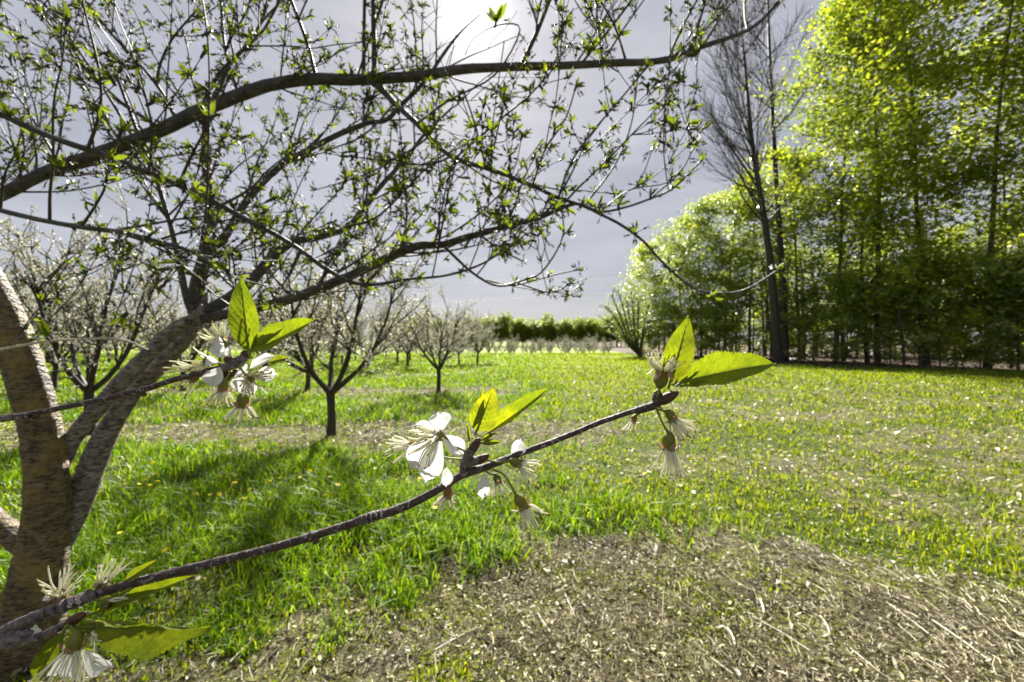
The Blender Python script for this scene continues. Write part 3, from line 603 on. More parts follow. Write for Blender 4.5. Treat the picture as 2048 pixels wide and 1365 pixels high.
def wood_proto(seed, h, cr, low, leafmat, nleaf, lsize, trunk_r, bark='wbark', bare=False):
    global rng
    old = rng; rng = np.random.default_rng(seed); root = empty('woodland_tree')
    tp = grow([0, 0, -.2], [0, 0, 1], h*.93, .045, .05, 10); MB().tube(tp, np.linspace(trunk_r, trunk_r*.12, len(tp))*np.r_[1.25, np.ones(len(tp)-1)], 9, 3, rough=.05).build('trunk', M[bark], root)
    br = MB(); cen = []; nb = int(h * 2.2) + 6
    for q in range(nb):
        f_ = low/h + (1 - low/h) * (q + rng.random()) / nb; zi = f_ * (len(tp)-1); i_ = min(int(zi), len(tp)-2); st = tp[i_] + (tp[i_+1]-tp[i_])*(zi-i_)
        env = math.sin(math.pi * min(1, (.12 + .86 * (1 - (1-f_)**1.0 * .9)) * .95)) ** .7 if f_ > .35 else .75 + .3*rng.random()
        L = cr * max(.25, env if f_ < .95 else .3) * rng.uniform(.65, 1.15); a_ = q * 2.4 + rng.normal(0, .4)
        bp = grow(st, [math.cos(a_), math.sin(a_), rng.uniform(.1, .7)], L, .14, .04, 6)
        br.tube(bp, np.linspace(trunk_r * .22 * (1.15 - f_), .008, len(bp)), 5, 2, cap=False)
        for z_ in range(7):
            i2 = int(rng.integers(1, len(bp))); sp_ = grow(bp[i2], unit(bp[i2]-bp[i2-1]) + rdir()*np.array([.9, .9, .45]), L*rng.uniform(.2, .5), .2, .02, 4)
            br.tube(sp_, np.linspace(.014, .005, len(sp_)), 3, 1, cap=False)
            for g in (.3, .55, .8, 1): cen.append(sp_[0] + (sp_[-1]-sp_[0])*g)
    br.build('branches', M[bark], root)['kind'] = 'stuff'
    for q in range(int(len(cen)*.22)):
        zi = rng.uniform(low/h*.7, 1) * (len(tp)-1); i_ = min(int(zi), len(tp)-2); cen.append(tp[i_] + (tp[i_+1]-tp[i_])*(zi-i_) + rng.normal(0, 1, 3)*[cr*.22, cr*.22, .2])
    cen = np.array(cen); cen = cen[(vnoise(cen[:, 0] + cen[:, 1]*.7 + 50, cen[:, 2] + 50, 1.1, seed) + rng.normal(0, .12, len(cen))) > .3]; cm = MB(); cm.add(*leaf_cloud(cen, max(1, nleaf // len(cen)), lsize, cr*.095, .55)); cm.build('crown', leafmat, root, smooth=False)['kind'] = 'stuff'
    rng = old; return root
WP = [wood_proto(11, 20, 4.2, 2.5, M['wleafA'], 16500, .112, .13), wood_proto(12, 20, 4.6, 3.5, M['wleafC'], 14000, .11, .13),
      wood_proto(13, 12, 3.2, 1.0, M['wleafA'], 11000, .105, .10), wood_proto(14, 12, 3.4, 1.2, M['wleafC'], 10000, .105, .10), wood_proto(15, 6, 2.2, .5, M['wleafB'], 4200, .12, .045), wood_proto(16, 5, 2.0, .4, M['wleafA'], 3600, .12, .04)]
wused = [False]*6
def place_wood(px, d, k, h, label, group):
    hs = (20, 20, 12, 12, 6, 5)[k]; o = WP[k] if not wused[k] else copy_tree(WP[k]); wused[k] = True
    x_ = (px-1024)/F*d; s_ = h/hs; o.location = (x_, d, float(gz(x_, d))); o.rotation_euler = (0, 0, rng.uniform(0, 6.28)); o.scale = (s_**.6 if s_ < 1 else s_**.8,)*2 + (s_,)
    tag(o, label, 'tree', group)
G1 = 'trees along the woodland edge'
for px, d, k, h, lb in [(1285, 46, 3, 9.5, 'lowest leafy tree at the far left end of the woodland edge'), (1318, 43, 2, 12, 'yellow-green tree second from the far end of the woodland edge'), (1360, 40, 3, 13.5, 'grey-green leafy tree left of the tall bare tree'),
        (1402, 37, 3, 14, 'bright leafy tree just left of the bare trunk'), (1450, 35, 2, 14.5, 'leafy tree directly in front of the bare trunk foot'), (1500, 34, 3, 15.5, 'grey-green tree whose crown the tall bare tree rises from'),
        (1600, 31, 2, 16, 'bright leafy tree right of the bare trunk'), (1672, 27, 1, 23, 'tall dark-leaved tree whose crown rises right of the bare tree'), (1755, 25.5, 0, 25, 'tall bright green tree second from the bare tree in the right wood'),
        (1845, 23.5, 0, 25, 'tall yellow-green tree in the middle of the right wood'), (1975, 21.5, 0, 24, 'tall yellow-green tree close to the right picture edge'), (2140, 20, 0, 23, 'tall bright tree cut by the right picture edge')]:
    place_wood(px, d, k, h, lb, G1)
LW = 'tall leafy tree deeper inside the right wood'
for px, d, k, h in [(1560, 42, 2, 11), (1690, 40, 3, 11), (1790, 39, 2, 12), (1890, 37, 2, 12), (1990, 35, 3, 12), (2330, 19, 0, 19)]:
    place_wood(px, d, k, h, LW, 'trees deeper in the wood')
LS = 'low leafy sapling in the shade behind the woodland edge'
SL = ['low leafy sapling just right of the lone multi-stemmed shrub', 'pale leafy sapling second from the lone shrub at the far woodland end', 'low leafy sapling third from the lone shrub along the wood', 'leafy sapling nearest the left side of the tall bare trunk', 'low leafy sapling next to the right of the tall bare trunk',
      'leafy sapling second to the right of the tall bare trunk', 'leafy sapling left of the thin pale sapling stem', 'tall leafy sapling right of the thin pale sapling stem', 'leafy sapling third from the right picture edge along the wood', 'leafy sapling at the right picture edge under the tall trees', 'leafy sapling just past the right picture edge beside the wood']
for px, d, k, h in [(1300, 44, 5, 4), (1345, 40, 4, 5), (1395, 36, 5, 4.5), (1440, 33, 4, 4.6), (1610, 28.5, 4, 5), (1690, 26, 4, 5.5), (1780, 24.5, 4, 5), (1880, 22.5, 4, 6), (1960, 21, 5, 5), (2035, 20, 4, 6), (2150, 19, 4, 6)]:
    place_wood(px, d, k, h, SL.pop(0), 'saplings along the woodland edge')
for px, d, k, h in [(1370, 52, 4, 5), (1420, 48, 5, 5), (1470, 46, 4, 5), (1520, 43, 4, 5), (1575, 41, 5, 5), (1630, 40, 4, 5), (1680, 38, 4, 5), (1730, 37, 5, 5), (1780, 36, 4, 5), (1830, 35, 4, 5), (1880, 34, 5, 5), (1930, 33, 4, 5), (1985, 32, 4, 5), (2045, 31, 5, 5)]:
    place_wood(px, d, k, h, LS, 'saplings inside the wood')
# slim dark stems inside the wood
st0 = None
for q in range(46):
    px = rng.uniform(1330, 2150); d_ = float(np.interp(px, [1300, 1560, 2048, 2150], [44, 28, 21, 20])) + rng.uniform(.5, 10); x_ = (px-1024)/F*d_
    if st0 is None:
        st0 = empty('slender_tree'); tp = grow([0,0,-.2], [0,0,1], 9, .05, .05, 8); MB().tube(tp, np.linspace(.09, .03, len(tp)), 7, 2).build('trunk', M['wbark'], st0)
        for z_ in range(12):
            i_ = int(rng.integers(3, len(tp))); bp = grow(tp[i_], rdir()*[1,1,.3] + np.array([0,0,.5]), rng.uniform(.6, 1.6), .2, .05, 4); MB().tube(bp, np.linspace(.02, .006, len(bp)), 4).build('branch', M['wbark'], st0)
        o = st0
    else: o = copy_tree(st0)
    o.location = (x_, d_, float(gz(x_, d_))); o.rotation_euler = (rng.normal(0, .04), rng.normal(0, .04), rng.uniform(0, 6.28)); s_ = rng.uniform(.6, 1.7); o.scale = (s_, s_, rng.uniform(.7, 1.2))
    tag(o, 'slim dark stem standing in the shade of the wood', 'tree', 'slim stems inside the wood')
# tall bare trees
def bare_tree(name, label, main, d, seed, nb, twl, tk=1.0, tl=1.0):
    global rng
    old = rng; rng = np.random.default_rng(seed); w_, r_ = px_path(main, d, d); w_[0][2] = -.2
    root = empty(name); tag(root, label, 'tree'); MB().tube(w_, r_, 9, 4, rough=.04).build('trunk', M['bbark'], root)
    ws = catmull(w_, 6); rs = catmull(np.column_stack([r_, r_, r_]), 6)[:, 0]; fm = MB()
    for q in range(nb):
        f_ = rng.uniform(.34, .99); i_ = int(f_*(len(ws)-1)); sgn = -1 if rng.random() < .62 else 1
        L = twl * (1.25 - f_) * rng.uniform(.7, 1.4) + 1.2*tl
        bp = grow(ws[i_], [sgn*rng.uniform(.35, 1.0), rng.normal(0, .45), rng.uniform(.35, 1)], L, .11, .07, 8)
        MB().tube(bp, np.linspace(max(rs[i_]*.32, .025), .012, len(bp)), 5, 2).build('branch', M['bbark'], root)
        for z_ in range(int(10 + L*2)):
            i2 = int(rng.integers(1, len(bp))); p2 = grow(bp[i2], unit(bp[i2]-bp[i2-1]) + rdir()*.55, L*rng.uniform(.15, .4), .14, .03, 5); fm.tube(p2, np.linspace(.014, .006, len(p2))*tk, 3, cap=False)
            for y_ in range(4):
                i3 = int(rng.integers(1, len(p2))); p3 = grow(p2[i3], unit(p2[i3]-p2[i3-1]) + rdir()*.6, rng.uniform(.4, 1.1)*tl, .15, .05, 3); fm.tube(p3, np.linspace(.008, .0045, len(p3))*tk, 3, cap=False)
    tag(fm.build('fine_twigs', M['bbark'], root), kind='stuff'); rng = old; return root
bare_tree('bare_tree', 'tall leafless tree with forked dark trunk rising above the woodland edge', [(1557,728,10),(1549,620,9),(1537,500,8),(1522,400,6.5),(1506,300,5),(1496,200,3.6),(1488,110,2.4),(1480,30,1.3)], 27, 7, 40, 6)
bare_tree('bare_tree', 'second leafless tree with straight upright stems right of the forked one', [(1572,722,7),(1568,600,6.6),(1560,480,6),(1552,360,5.2),(1546,240,4.2),(1540,120,3.2),(1536,10,2.4),(1533,-90,1.2)], 29, 8, 18, 6)
shr = empty('shrub'); tag(shr, 'sparse multi-stemmed shrub standing alone before the woodland end', 'shrub'); fm = MB(); lfp = []
for tx, ty in ((1206,640),(1212,612),(1222,588),(1236,578),(1250,596),(1262,580),(1276,600),(1296,612),(1302,640)):
    w_, r_ = px_path([(1282 + rng.normal(0, 2),714,2.6),(1276+(tx-1276)*.25,692,2.2),(1276+(tx-1276)*.62,660+(ty-660)*.3,1.6),(tx,ty,.8)], 37, 37 + rng.normal(0, .7)); MB().tube(w_, r_, 6, 4).build('stem', M['bbark'], shr); ws = catmull(w_, 6)
    for z_ in range(55):
        i_ = int(rng.integers(6, len(ws)-1)); p2 = grow(ws[i_], unit(ws[i_+1]-ws[i_]) + rdir()*.8, rng.uniform(.4, 1.2), .15, .05, 4); fm.tube(p2, np.linspace(.02, .009, len(p2)), 3, cap=False); lfp += list(p2[1:])
fm.build('fine_twigs', M['bbark'], shr)['kind'] = 'stuff'
cm = MB(); cm.add(*leaf_cloud(np.array(lfp), 3, .06, .12, 1.0)); cm.build('leaves', M['wleafC'], shr, smooth=False)['kind'] = 'stuff'
bare_tree('sapling', 'thin pale sapling in front of the woodland at right', [(1808,728,3.5),(1806,690,3),(1800,640,2.4),(1797,600,1.6)], 22.5, 10, 5, .5, .5, .15)
# far wood
def far_proto(seed, h=13):
    global rng
    old = rng; rng = np.random.default_rng(seed); root = empty('far_tree')
    MB().tube([[0,0,-.5],[0,0,h*.5],[.2,0,h*.9]], [.25,.18,.05], 6).build('trunk', M['pbark'], root)
    n_ = 330; u_ = rng.normal(size=(n_, 3)); u_ /= np.linalg.norm(u_, axis=1)[:, None]; c_ = u_ * rng.uniform(.55, 1, (n_, 1)) * [3.3, 3.3, h*.42] + [0, 0, h*.58]
    c_ += rng.normal(0, .35, c_.shape)
    m_ = MB(); m_.add(*leaf_cloud(c_, 5, .42, .5, .7)); m_.build('crown', M['fleaf'], root, smooth=False)['kind'] = 'stuff'; rng = old; return root
FP = [far_proto(71), far_proto(72), far_proto(73)]; fused = [False]*3; k = 0
for dd in (225, 233, 242):
    for x_ in np.arange(-60, 74, 4.2):
        q = k % 3; o = FP[q] if not fused[q] else copy_tree(FP[q]); fused[q] = True; k += 1
        xx = x_ + rng.normal(0, 1.2); yy = dd + rng.normal(0, 1.5) - .12*xx; o.location = (xx, yy, -1.8); o.rotation_euler = (0, 0, rng.uniform(0, 6.28)); s_ = rng.uniform(1.0, 1.3); o.scale = (s_, s_, s_*rng.uniform(.85, 1.12))
        tag(o, 'tree in the distant green wood on the skyline', 'tree', 'trees of the far wood')
# power lines
pl0, pl1 = np.array([-150, 130, 19.0]), np.array([110, 120, 26.0])
for zz, lb in ((0, 'upper thin power line crossing the grey sky'), (5.6, 'lower thin power line crossing the grey sky')):
    ts = np.linspace(0, 1, 40); pts = np.array([pl0*(1-q) + pl1*q + [0, 0, -4*q*(1-q)*4 - zz] for q in ts]); 
    tag(MB().tube(pts, .035, 4).build('power_line', M['wire']), lb, 'wire', 'power lines')
for e_, lb in ((pl0, 'wooden utility pole far left beyond the orchard'), (pl1, 'wooden utility pole behind the right wood')):
    r_ = empty('utility_pole', (e_[0], e_[1], 0)); tag(r_, lb, 'pole', 'utility poles')
    MB().tube([[0,0,-3],[0,0,e_[2]+1]], [.28,.2], 8).build('pole', M['wbark'], r_)
    for zz in (0, 5.6): MB().tube([[0,-1.2,e_[2]-zz],[0,1.2,e_[2]-zz]], .12, 4).build('crossarm', M['wbark'], r_)

# ------------------------------------------------------------------ dandelions
dm = MB(); 
for ring, (nn_, rr_, tt) in enumerate(((14, .020, .25), (10, .015, .6), (7, .009, 1.1))):
    for q in range(nn_):
        a_ = q/nn_*6.283 + ring*.3; d_ = np.array([math.cos(a_), math.sin(a_), tt*.5]); s_ = np.array([-math.sin(a_), math.cos(a_), 0])*.0032
        dm.add([[0,0,0], d_*rr_ - s_ , d_*rr_*1.1, d_*rr_ + s_], [[0,1,2,3]])
dhead = mesh_data('flower_head', np.vstack(dm.v), np.vstack(dm.f), M['dand'], None, None, False)
sm = MB().tube([[0,0,0],[.003,0,.5],[0,0,1]], [.003,.0025,.0022], 5, 2); dstem = mesh_data('stem', np.vstack(sm.v), np.vstack(sm.f), M['pedicel'])
spots_d = [(620,940),(645,918),(600,955),(560,965),(500,975),(470,960),(440,950),(520,925),(585,935),(660,955),(630,970),(540,960),(420,985),(390,962),(300,965),(310,945),(285,970),(250,962),(290,955),(315,958),(240,1062),(330,1097),(650,992),(395,985),(470,950),
           (880,800),(885,812),(850,815),(790,812),(780,820),(800,835),(870,1020),(1700,945),(1790,992),(1255,915),(1250,965),(1370,930),(1290,945),(1620,790),(1740,880),(2010,900),(1400,870),(1180,840),(730,915),(690,900),(760,890),(830,870),(1830,960),(1560,900)]
for q in range(22): spots_d.append((rng.uniform(250, 900), rng.choice([rng.uniform(770, 860), rng.uniform(890, 1010)])))
for k, (px, py) in enumerate(spots_d):
    hh = rng.uniform(.1, .2) if px < 950 else rng.uniform(.04, .07); d_ = (H - hh)*F/(py-682.5); x_ = (px-1024)/F*d_; z_ = float(gz(x_, d_))
    if zones(np.array([x_]), np.array([d_]))[0][0] > .6: continue
    r_ = empty('dandelion', (x_, d_, z_ - .01)); tag(r_, 'yellow dandelion flower dotted in the grass', 'flower', 'dandelions in the grass')
    a_ = bpy.data.objects.new('flower_head', dhead); b_ = bpy.data.objects.new('stem', dstem)
    for o in (a_, b_): COL.objects.link(o); o.parent = r_
    a_.location = (0, 0, hh + .01); s_ = rng.uniform(.6, 1.0)*(1+.02*d_); a_.scale = (s_,)*3; a_.rotation_euler = (rng.normal(0.3, .3), rng.normal(0, .3), rng.uniform(0, 6)); b_.scale = (1, 1, hh + .01)

# ------------------------------------------------------------------ twigs close to the lens
CAMN = np.array([0, -1.0, 0.0])
def P2(q, d): return P(q[0], q[1], d)
def n_leaf(parent, base, tip, wpx, d, tilt=(0, 0), fold=.45, curl=.1, d_tip=0.0, wave=.045, name='leaf'):
    b_ = P2(base, d); e_ = P2(tip, d + d_tip); nn_ = unit(CAMN + np.array([tilt[0], 0, tilt[1]]))
    v_, f_, uv_ = leaf_arrays(b_, e_, nn_, wpx*d/F*1.08, fold*1.35, curl*1.3, 56, 5, True, wave)
    m_ = MB(); m_.add(v_, f_, 0, uv_)
    mid = v_.reshape(57, 11, 3)[:, 5]; o = m_.build(name, M['leafF'], parent)
    back = np.cross(unit(e_-b_), unit(np.cross(nn_, e_-b_)))
    L = np.linalg.norm(e_-b_); st = b_ - unit(e_-b_)*L*.1
    MB().tube(np.vstack([[st], mid[0:52:4] - back*.00004]), np.linspace(.0006, .00012, 14), 6).build('midrib', M['pedicel'], o); return o
def n_petal(parent, base, tip, wpx, d, tilt=(0, 0), cup=.35, d_tip=0.0):
    b_ = P2(base, d); e_ = P2(tip, d + d_tip); dv_ = e_-b_; L = np.linalg.norm(dv_); dv_ /= L
    nn_ = unit(CAMN + np.array([tilt[0], 0, tilt[1]])); s_ = unit(np.cross(nn_, dv_)); nn_ = np.cross(dv_, s_); W = wpx*d/F
    V = []; nu, nv = 14, 22; ph = rng.uniform(0, 6.28)
    for i_ in range(nu+1):
        u_ = i_/nu; pr = (math.sin(math.pi*min(1, u_*.93+.02)**1.35))**.62 if i_ < nu else .12; pr = max(pr, .07)
        for j_ in range(nv+1):
            q = j_/nv*2-1; wz = .05*math.sin(u_*7+q*3+ph)*u_ + .03*math.sin(q*9+ph*2)*u_ + .006*math.sin(q*26+ph)
            V.append(b_ + dv_*L*(u_*(1 - .10*q*q*u_)) + s_*q*pr*W/2 + nn_*(cup*W*.5*(q*q-.3)*pr + W*wz + .12*L*math.sin(u_*3)))
    i0 = np.arange(nu)[:, None]*(nv+1); j0 = np.arange(nv)[None]; f_ = np.stack([i0+j0, i0+j0+1, i0+nv+2+j0, i0+nv+1+j0], -1).reshape(-1, 4)
    return MB().add(V, f_).build('petal', M['petal'], parent)
def n_blossom(parent, root, cal, dirpx, d, size=20, stam=16, slen=45, spread=.55, petals=(), dz=0.0, toward=None, sag=.3):
    """root and cal in photo pixels, dirpx the way the flower opens, sizes in photo pixels"""
    s_ = d/F; a_ = P2(root, d); c_ = P2(cal, d + dz); ax = unit([dirpx[0], rng.uniform(-.35, .15) if toward is None else toward, -dirpx[1]])
    m_ = MB(); m_.tube([a_, (a_+c_)/2 + np.array([0, 0, -sag*np.linalg.norm(c_-a_)*.3]), c_], [1.8*s_*1.5, 1.7*s_*1.2, 2.4*s_*1.5], 7, 4, mi=1)
    R_ = size*.5*s_; L_ = size*1.1*s_
    m_.tube([c_ - ax*R_*.3, c_ + ax*L_*.25, c_ + ax*L_*.7, c_ + ax*L_], [R_*.35, R_*.85, R_*.8, R_*.95], 12, 4, mi=0)
    o = m_.build('blossom', [M['calyx'], M['pedicel']], parent); mouth = c_ + ax*L_
    x_ = unit(np.cross(ax, [.2, .9, .3])); y_ = np.cross(ax, x_)
    for k_ in range(5):
        t_ = k_*1.2566 + rng.normal(0, .15); rd = x_*math.cos(t_) + y_*math.sin(t_); b_ = mouth + rd*R_*.8 - ax*R_*.1
        v_, f_, uv_ = leaf_arrays(b_, b_ + unit(rd*.8 - ax*.8)*size*.75*s_, rd + ax*.2, size*.42*s_, .3, -.25, 8, 2); MB().add(v_, f_, 0, uv_).build('sepal', M['sepal'], o)
    sm_ = MB()
    for k_ in range(stam):
        t_ = rng.uniform(0, 6.28); q = math.sqrt(rng.random())*spread; rd = x_*math.cos(t_) + y_*math.sin(t_)
        st = mouth + rd*R_*.7 - ax*R_*.3; dv_ = unit(ax + rd*q*1.3 + rdir()*.08); L2 = slen*s_*rng.uniform(.7, 1.1)
        e_ = st + dv_*L2; md = st + dv_*L2*.5 + rdir()*L2*.12
        sm_.tube([st, md, e_], [1.9*s_, 1.7*s_, 1.3*s_], 5, 3, mi=0)
        if rng.random() < .75: sm_.tube([e_ - dv_*1.2*s_, e_ + dv_*.6*s_, e_ + dv_*2.4*s_], [.9*s_, 2.0*s_, .7*s_], 5, 2, mi=1)
    if stam: sm_.build('stamen_tuft', [M['stamen'], M['anther']], o)
    for pt in petals: n_petal(o, *pt)
    return o
def bud(parent, base, tip, wpx, d):
    a_, b_ = P2(base, d), P2(tip, d); L = b_-a_; R_ = wpx/2*d/F; MB().tube([a_, a_+L*.25, a_+L*.6, a_+L*.9, b_], [R_*.6, R_, R_*.95, R_*.5, R_*.1], 10, 3, rough=.03).build('bud', M['bud'], parent)
def wood(parent, pts, d0, d1, mat, name, sides=12, k=6, rough=.02, pre=None):
    w_, r_ = px_path(pts, d0, d1)
    if pre is not None: w_ = np.vstack([pre, w_]); r_ = np.r_[np.full(len(pre), r_[0]*1.05), r_]
    MB().tube(w_, r_, sides, k, rough=rough).build(name, M[mat], parent)
def rings(parent, pts, d, n_):
    for (q0, q1, hw) in pts:
        for k_ in range(n_):
            t_ = (k_+.5)/n_; c_ = np.array(q0)*(1-t_)+np.array(q1)*t_; dv_ = unit([q1[0]-q0[0], q1[1]-q0[1], 0])[:2]*1.6
            w_, r_ = px_path([(c_[0]-dv_[0], c_[1]-dv_[1], hw), (c_[0], c_[1], hw*1.16), (c_[0]+dv_[0], c_[1]+dv_[1], hw)], d, d); MB().tube(w_, r_, 12, 2, rough=.05).build('bud_scar', M['fgspur'], parent)
# lower twig
lo = empty('cherry_twig', (-.62, .1, 1.28)); tag(lo, 'long flowering twig slanting up from the lower left corner with three blossom clusters', 'twig')
off = Vector(lo.location)
class Holder: pass
def under(root):
    for o in root.children: o.location = Vector(o.location) - Vector(root.location)
wood(lo, [(-30,1283,17),(0,1267,17),(54,1241,16),(107,1219,15),(161,1200,14),(196,1188,12.5)], .140, .147, 'fgspur', 'spur_wood', 16, 8, .06, pre=[(-.62, .1, 1.28), (-.34, .125, 1.295)])
wood(lo, [(186,1191,11.5),(258,1169,11.5),(322,1152,11),(360,1143,11),(376,1139,12.5),(392,1135,10.5),(440,1122,10),(490,1110,9.5),(560,1092,9.2),(608,1078,9.4),(624,1073,11),(640,1068,9),(700,1049,8.8),(722,1041,10),(742,1034,10.5),(762,1029,9.5),(798,1018,9),(856,991,8.3),(915,955,8),(940,944,8.6),(973,934,7.6),(1032,911,6.6),(1091,889,6),(1150,866,5.6),(1200,845,5.4),(1262,824,5.6),(1280,820,8),(1303,813,8.5),(1318,806,7.5)], .147, .176, 'fgtwig', 'stem', 14, 6, .025)
wood(lo, [(-20,1300,11),(0,1291,11),(45,1284,11),(90,1268,10),(132,1248,9)], .139, .143, 'fgspur', 'spur_wood', 14, 7, .08)
rings(lo, [((722,1042),(768,1027),9.6)], .160, 5); rings(lo, [((1268,823),(1306,812),8)], .1755, 4); rings(lo, [((8,1262),(185,1190),15)], .1435, 11); rings(lo, [((792,1019),(806,1015),9.2)], .1625, 2)
for q, d in (((378,1150),.150), ((628,1080),.156)): bud(lo, q, (q[0]+9, q[1]+6), 13, d)
# middle cluster
d = .1665
wood(lo, [(927,950,8),(928,932,9),(934,915,10),(944,898,10)], d, d-.001, 'fgspur', 'spur_wood', 12, 6, .08); wood(lo, [(932,928,8),(952,922,9),(962,918,8)], d, d-.001, 'fgspur', 'spur_wood', 12, 6, .08)
bud(lo, (940,906), (960,876), 19, d-.001); bud(lo, (952,925), (978,910), 17, d-.001)
n_leaf(lo, (953,862), (987,774), 66, d, (.25, .1), .35, .1); n_leaf(lo, (978,866), (1100,774), 58, d+.003, (-.2, .55), .75, -.12); n_leaf(lo, (946,832), (967,772), 22, d+.004, (.8, 0), .6, .05); n_leaf(lo, (962,886), (1003,884), 14, d, (0, .3), .4, -.1); n_leaf(lo, (938,880), (934,848), 9, d, (.3, 0), .4, .1)
n_leaf(lo, (965,880), (992,866), 12, d+.002, (0, .3), .5, .1)
n_blossom(lo, (936,905), (884,868), (-.55, .25), d-.001, 18, 28, 54, .75, [((884,860),(876,824),46,d,(.1,.5),.4,.002), ((880,864),(824,853),26,d+.001,(0,.7),.5,.003), ((878,872),(818,936),56,d,(-.1,-.1),.3,-.001), ((881,876),(850,966),46,d-.0005,(.1,-.1),.3,-.001), ((888,872),(928,910),36,d-.001,(.2,.4),.6,0)], toward=-.75)
n_blossom(lo, (930,920), (838,890), (-1, .25), d+.006, 20, 18, 45, .5, [])
n_blossom(lo, (930,930), (897,975), (-.15, 1), d+.002, 20, 14, 30, .8, [((893,935),(892,975),26,d-.004,(.2,.1),.6,-.002)])
n_blossom(lo, (965,917), (1022,922), (.9, .35), d, 22, 18, 42, .7, [((1024,918),(1042,878),30,d+.002,(.3,.3),.8,.002)])
n_blossom(lo, (985,938), (1034,993), (.55, .85), d-.003, 27, 20, 46, .55, [], sag=-.6)
n_blossom(lo, (968,940), (992,950), (.3, 1), d+.004, 18, 12, 28, .8, [((969,948),(965,1000),27,d-.003,(.1,.05),.45,-.002)])
# tip cluster
d = .177
wood(lo, [(1306,812,8),(1313,800,10),(1316,785,9)], d, d, 'fgspur', 'spur_wood', 12, 6, .08); bud(lo, (1318,805), (1358,784), 21, d-.002); bud(lo, (1310,806), (1318,778), 17, d)
n_leaf(lo, (1340,765), (1377,632), 60, d, (-.25, .1), .3, .12); n_leaf(lo, (1362,766), (1552,727), 84, d+.003, (.1, .65), .5, .14); n_leaf(lo, (1366,772), (1424,766), 18, d-.001, (0, .5), .5, .1); n_leaf(lo, (1352,764), (1366,724), 18, d+.003, (.4, 0), .5, .1); n_leaf(lo, (1356,770), (1400,742), 12, d, (0, .4), .5, .05)
n_blossom(lo, (1314,795), (1320,772), (.1, -1), d-.002, 33, 34, 36, .75, [])
n_blossom(lo, (1308,815), (1336,822), (.45, .9), d-.002, 22, 20, 46, .5, [])
n_blossom(lo, (1312,815), (1338,868), (-.12, 1), d-.004, 30, 22, 58, .5, [])
n_blossom(lo, (1318,812), (1340,832), (.8, .7), d+.003, 20, 16, 42, .5, [])
n_blossom(lo, (1285,822), (1270,832), (-.4, 1), d+.002, 14, 8, 32, .9, [])
# lower left cluster
d = .143
n_leaf(lo, (193,1243), (424,1255), 108, d-.004, (-.1, -.3), .5, .06); n_leaf(lo, (190,1226), (392,1150), 44, d+.002, (.1, .9), .7, -.06); n_leaf(lo, (250,1164), (316,1119), 26, d+.006, (.4, .6), .5, -.08); n_leaf(lo, (150,1255), (300,1250), 20, d-.003, (0, .9), .5, .04)
n_leaf(lo, (128,1262), (72,1368), 44, d-.005, (.3, 0), .5, .18); n_leaf(lo, (205,1228), (240,1182), 24, d+.003, (.4, .5), .5, .1)
bud(lo, (132,1250), (172,1226), 20, d-.003); bud(lo, (120,1262), (108,1288), 22, d-.002)
n_blossom(lo, (130,1215), (118,1205), (.35, -1), d+.006, 22, 24, 50, .8, [((110,1195),(92,1188),20,d+.004,(0,.6),.5,.0)])
n_blossom(lo, (188,1190), (198,1180), (.5, -1), d+.006, 20, 12, 52, .45, [])
n_blossom(lo, (190,1200), (205,1203), (1, .15), d+.002, 16, 8, 42, .5, [])
n_blossom(lo, (140,1252), (155,1266), (-.1, 1), d-.005, 30, 22, 66, .7, [((172,1300),(223,1332),54,d-.006,(-.1,-.1),.35,-.002), ((145,1296),(142,1356),44,d-.005,(0,0),.4,-.002), ((120,1310),(96,1352),34,d-.004,(.2,0),.4,0)])
n_blossom(lo, (160,1255), (180,1258), (1, .1), d-.002, 22, 14, 52, .6, [])
n_petal(lo, (84,1262), (66,1254), 22, d-.001)
under(lo)
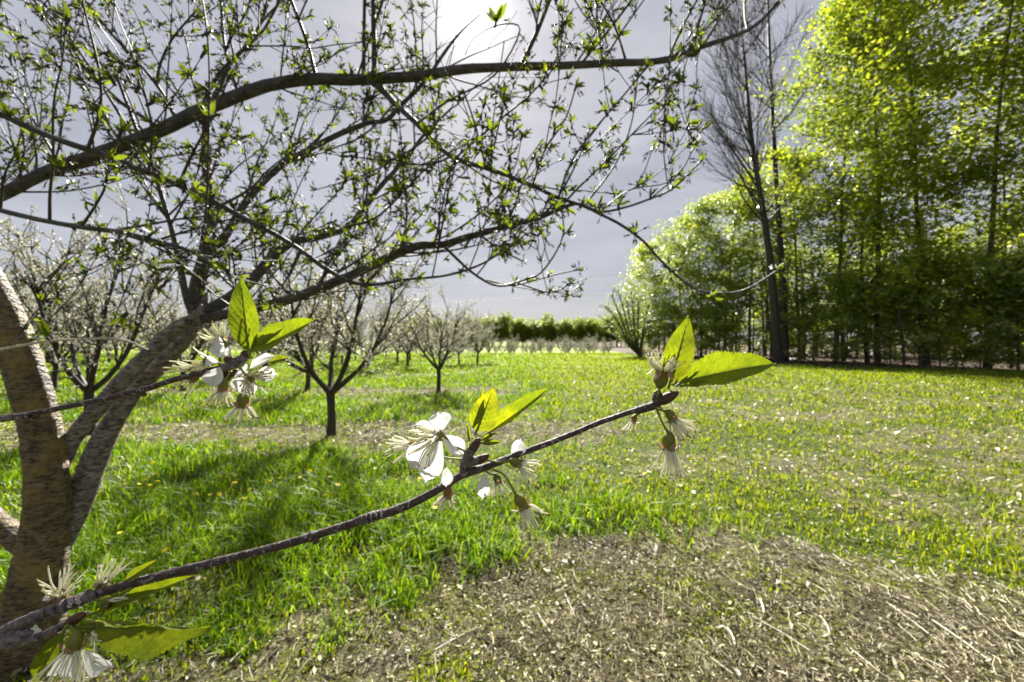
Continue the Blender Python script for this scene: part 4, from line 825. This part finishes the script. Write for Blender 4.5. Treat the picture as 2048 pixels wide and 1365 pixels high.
# upper twig
up_ = empty('cherry_twig', (-.8, .16, 1.3)); tag(up_, 'flowering twig entering from the left edge with one white blossom cluster at its tip', 'twig')
wood(up_, [(-40,845,8),(0,837,8),(69,827,7.6),(138,813,7.4),(207,799,7.2),(275,782,7),(300,776,7.6),(344,761,6.8),(396,749,6.6),(410,746,9),(430,741,9),(452,735,8)], .19, .20, 'fgtwig', 'stem', 14, 6, .025, pre=[(-.8, .16, 1.28), (-.5, .18, 1.33)])
d = .2
rings(up_, [((398,749),(440,739),7.5)], d, 4); bud(up_, (284,784), (292,793), 11, .197); bud(up_, (78,828), (66,838), 12, .192)
wood(up_, [(445,738,9),(462,730,11),(478,722,12),(490,714,9)], d, d, 'fgspur', 'spur_wood', 12, 6, .09); bud(up_, (470,740), (476,758), 18, d+.002); bud(up_, (466,724), (448,716), 16, d); bud(up_, (486,716), (500,700), 18, d+.002); bud(up_, (458,742), (450,764), 18, d+.003)
n_leaf(up_, (499,704), (482,555), 68, d, (.45, .1), .55, .16); n_leaf(up_, (503,704), (632,638), 64, d+.004, (0, .65), .4, -.05); n_leaf(up_, (503,702), (572,652), 34, d-.002, (.1, .4), .45, .05); n_leaf(up_, (540,726), (578,716), 22, d+.004, (0, .6), .4, .1)
n_blossom(up_, (480,735), (494,752), (.7, .3), d-.003, 18, 32, 40, .85, [((492,742),(488,790),44,d-.002,(.2,-.1),.4,-.001), ((490,745),(478,738),38,d-.002,(.1,.2),.4,-.001), ((500,738),(550,712),28,d-.001,(.1,.6),.5,0), ((514,748),(555,748),32,d,(-.5,0),.5,.002), ((498,758),(510,788),34,d-.001,(0,-.2),.5,-.001)], toward=-.6)
n_blossom(up_, (462,742), (448,762), (-.1, 1), d, 22, 20, 32, .95, [((440,735),(425,776),38,d-.005,(.1,-.1),.5,-.003)])
n_blossom(up_, (478,748), (487,788), (-.03, 1), d-.001, 26, 20, 36, .85, [])
n_blossom(up_, (470,722), (450,692), (-.55, -.8), d-.001, 18, 16, 34, .7, [((448,692),(424,688),30,d-.004,(.2,.3),.5,-.002), ((450,700),(456,712),34,d-.005,(0,.3),.5,-.002), ((446,690),(436,716),30,d-.005,(0,.1),.5,-.002)])
n_blossom(up_, (460,734), (405,735), (-1, .25), d+.003, 20, 16, 48, .6, []); n_blossom(up_, (455,738), (396,752), (-.8, .7), d+.005, 16, 10, 34, .6, [])
n_blossom(up_, (490,706), (496,690), (-.25, -1), d+.004, 20, 8, 36, .7, []); n_blossom(up_, (464,728), (430,724), (-1, -.1), d, 18, 12, 38, .7, [((436,726),(410,722),20,d-.002,(0,.4),.6,0)])
under(up_)
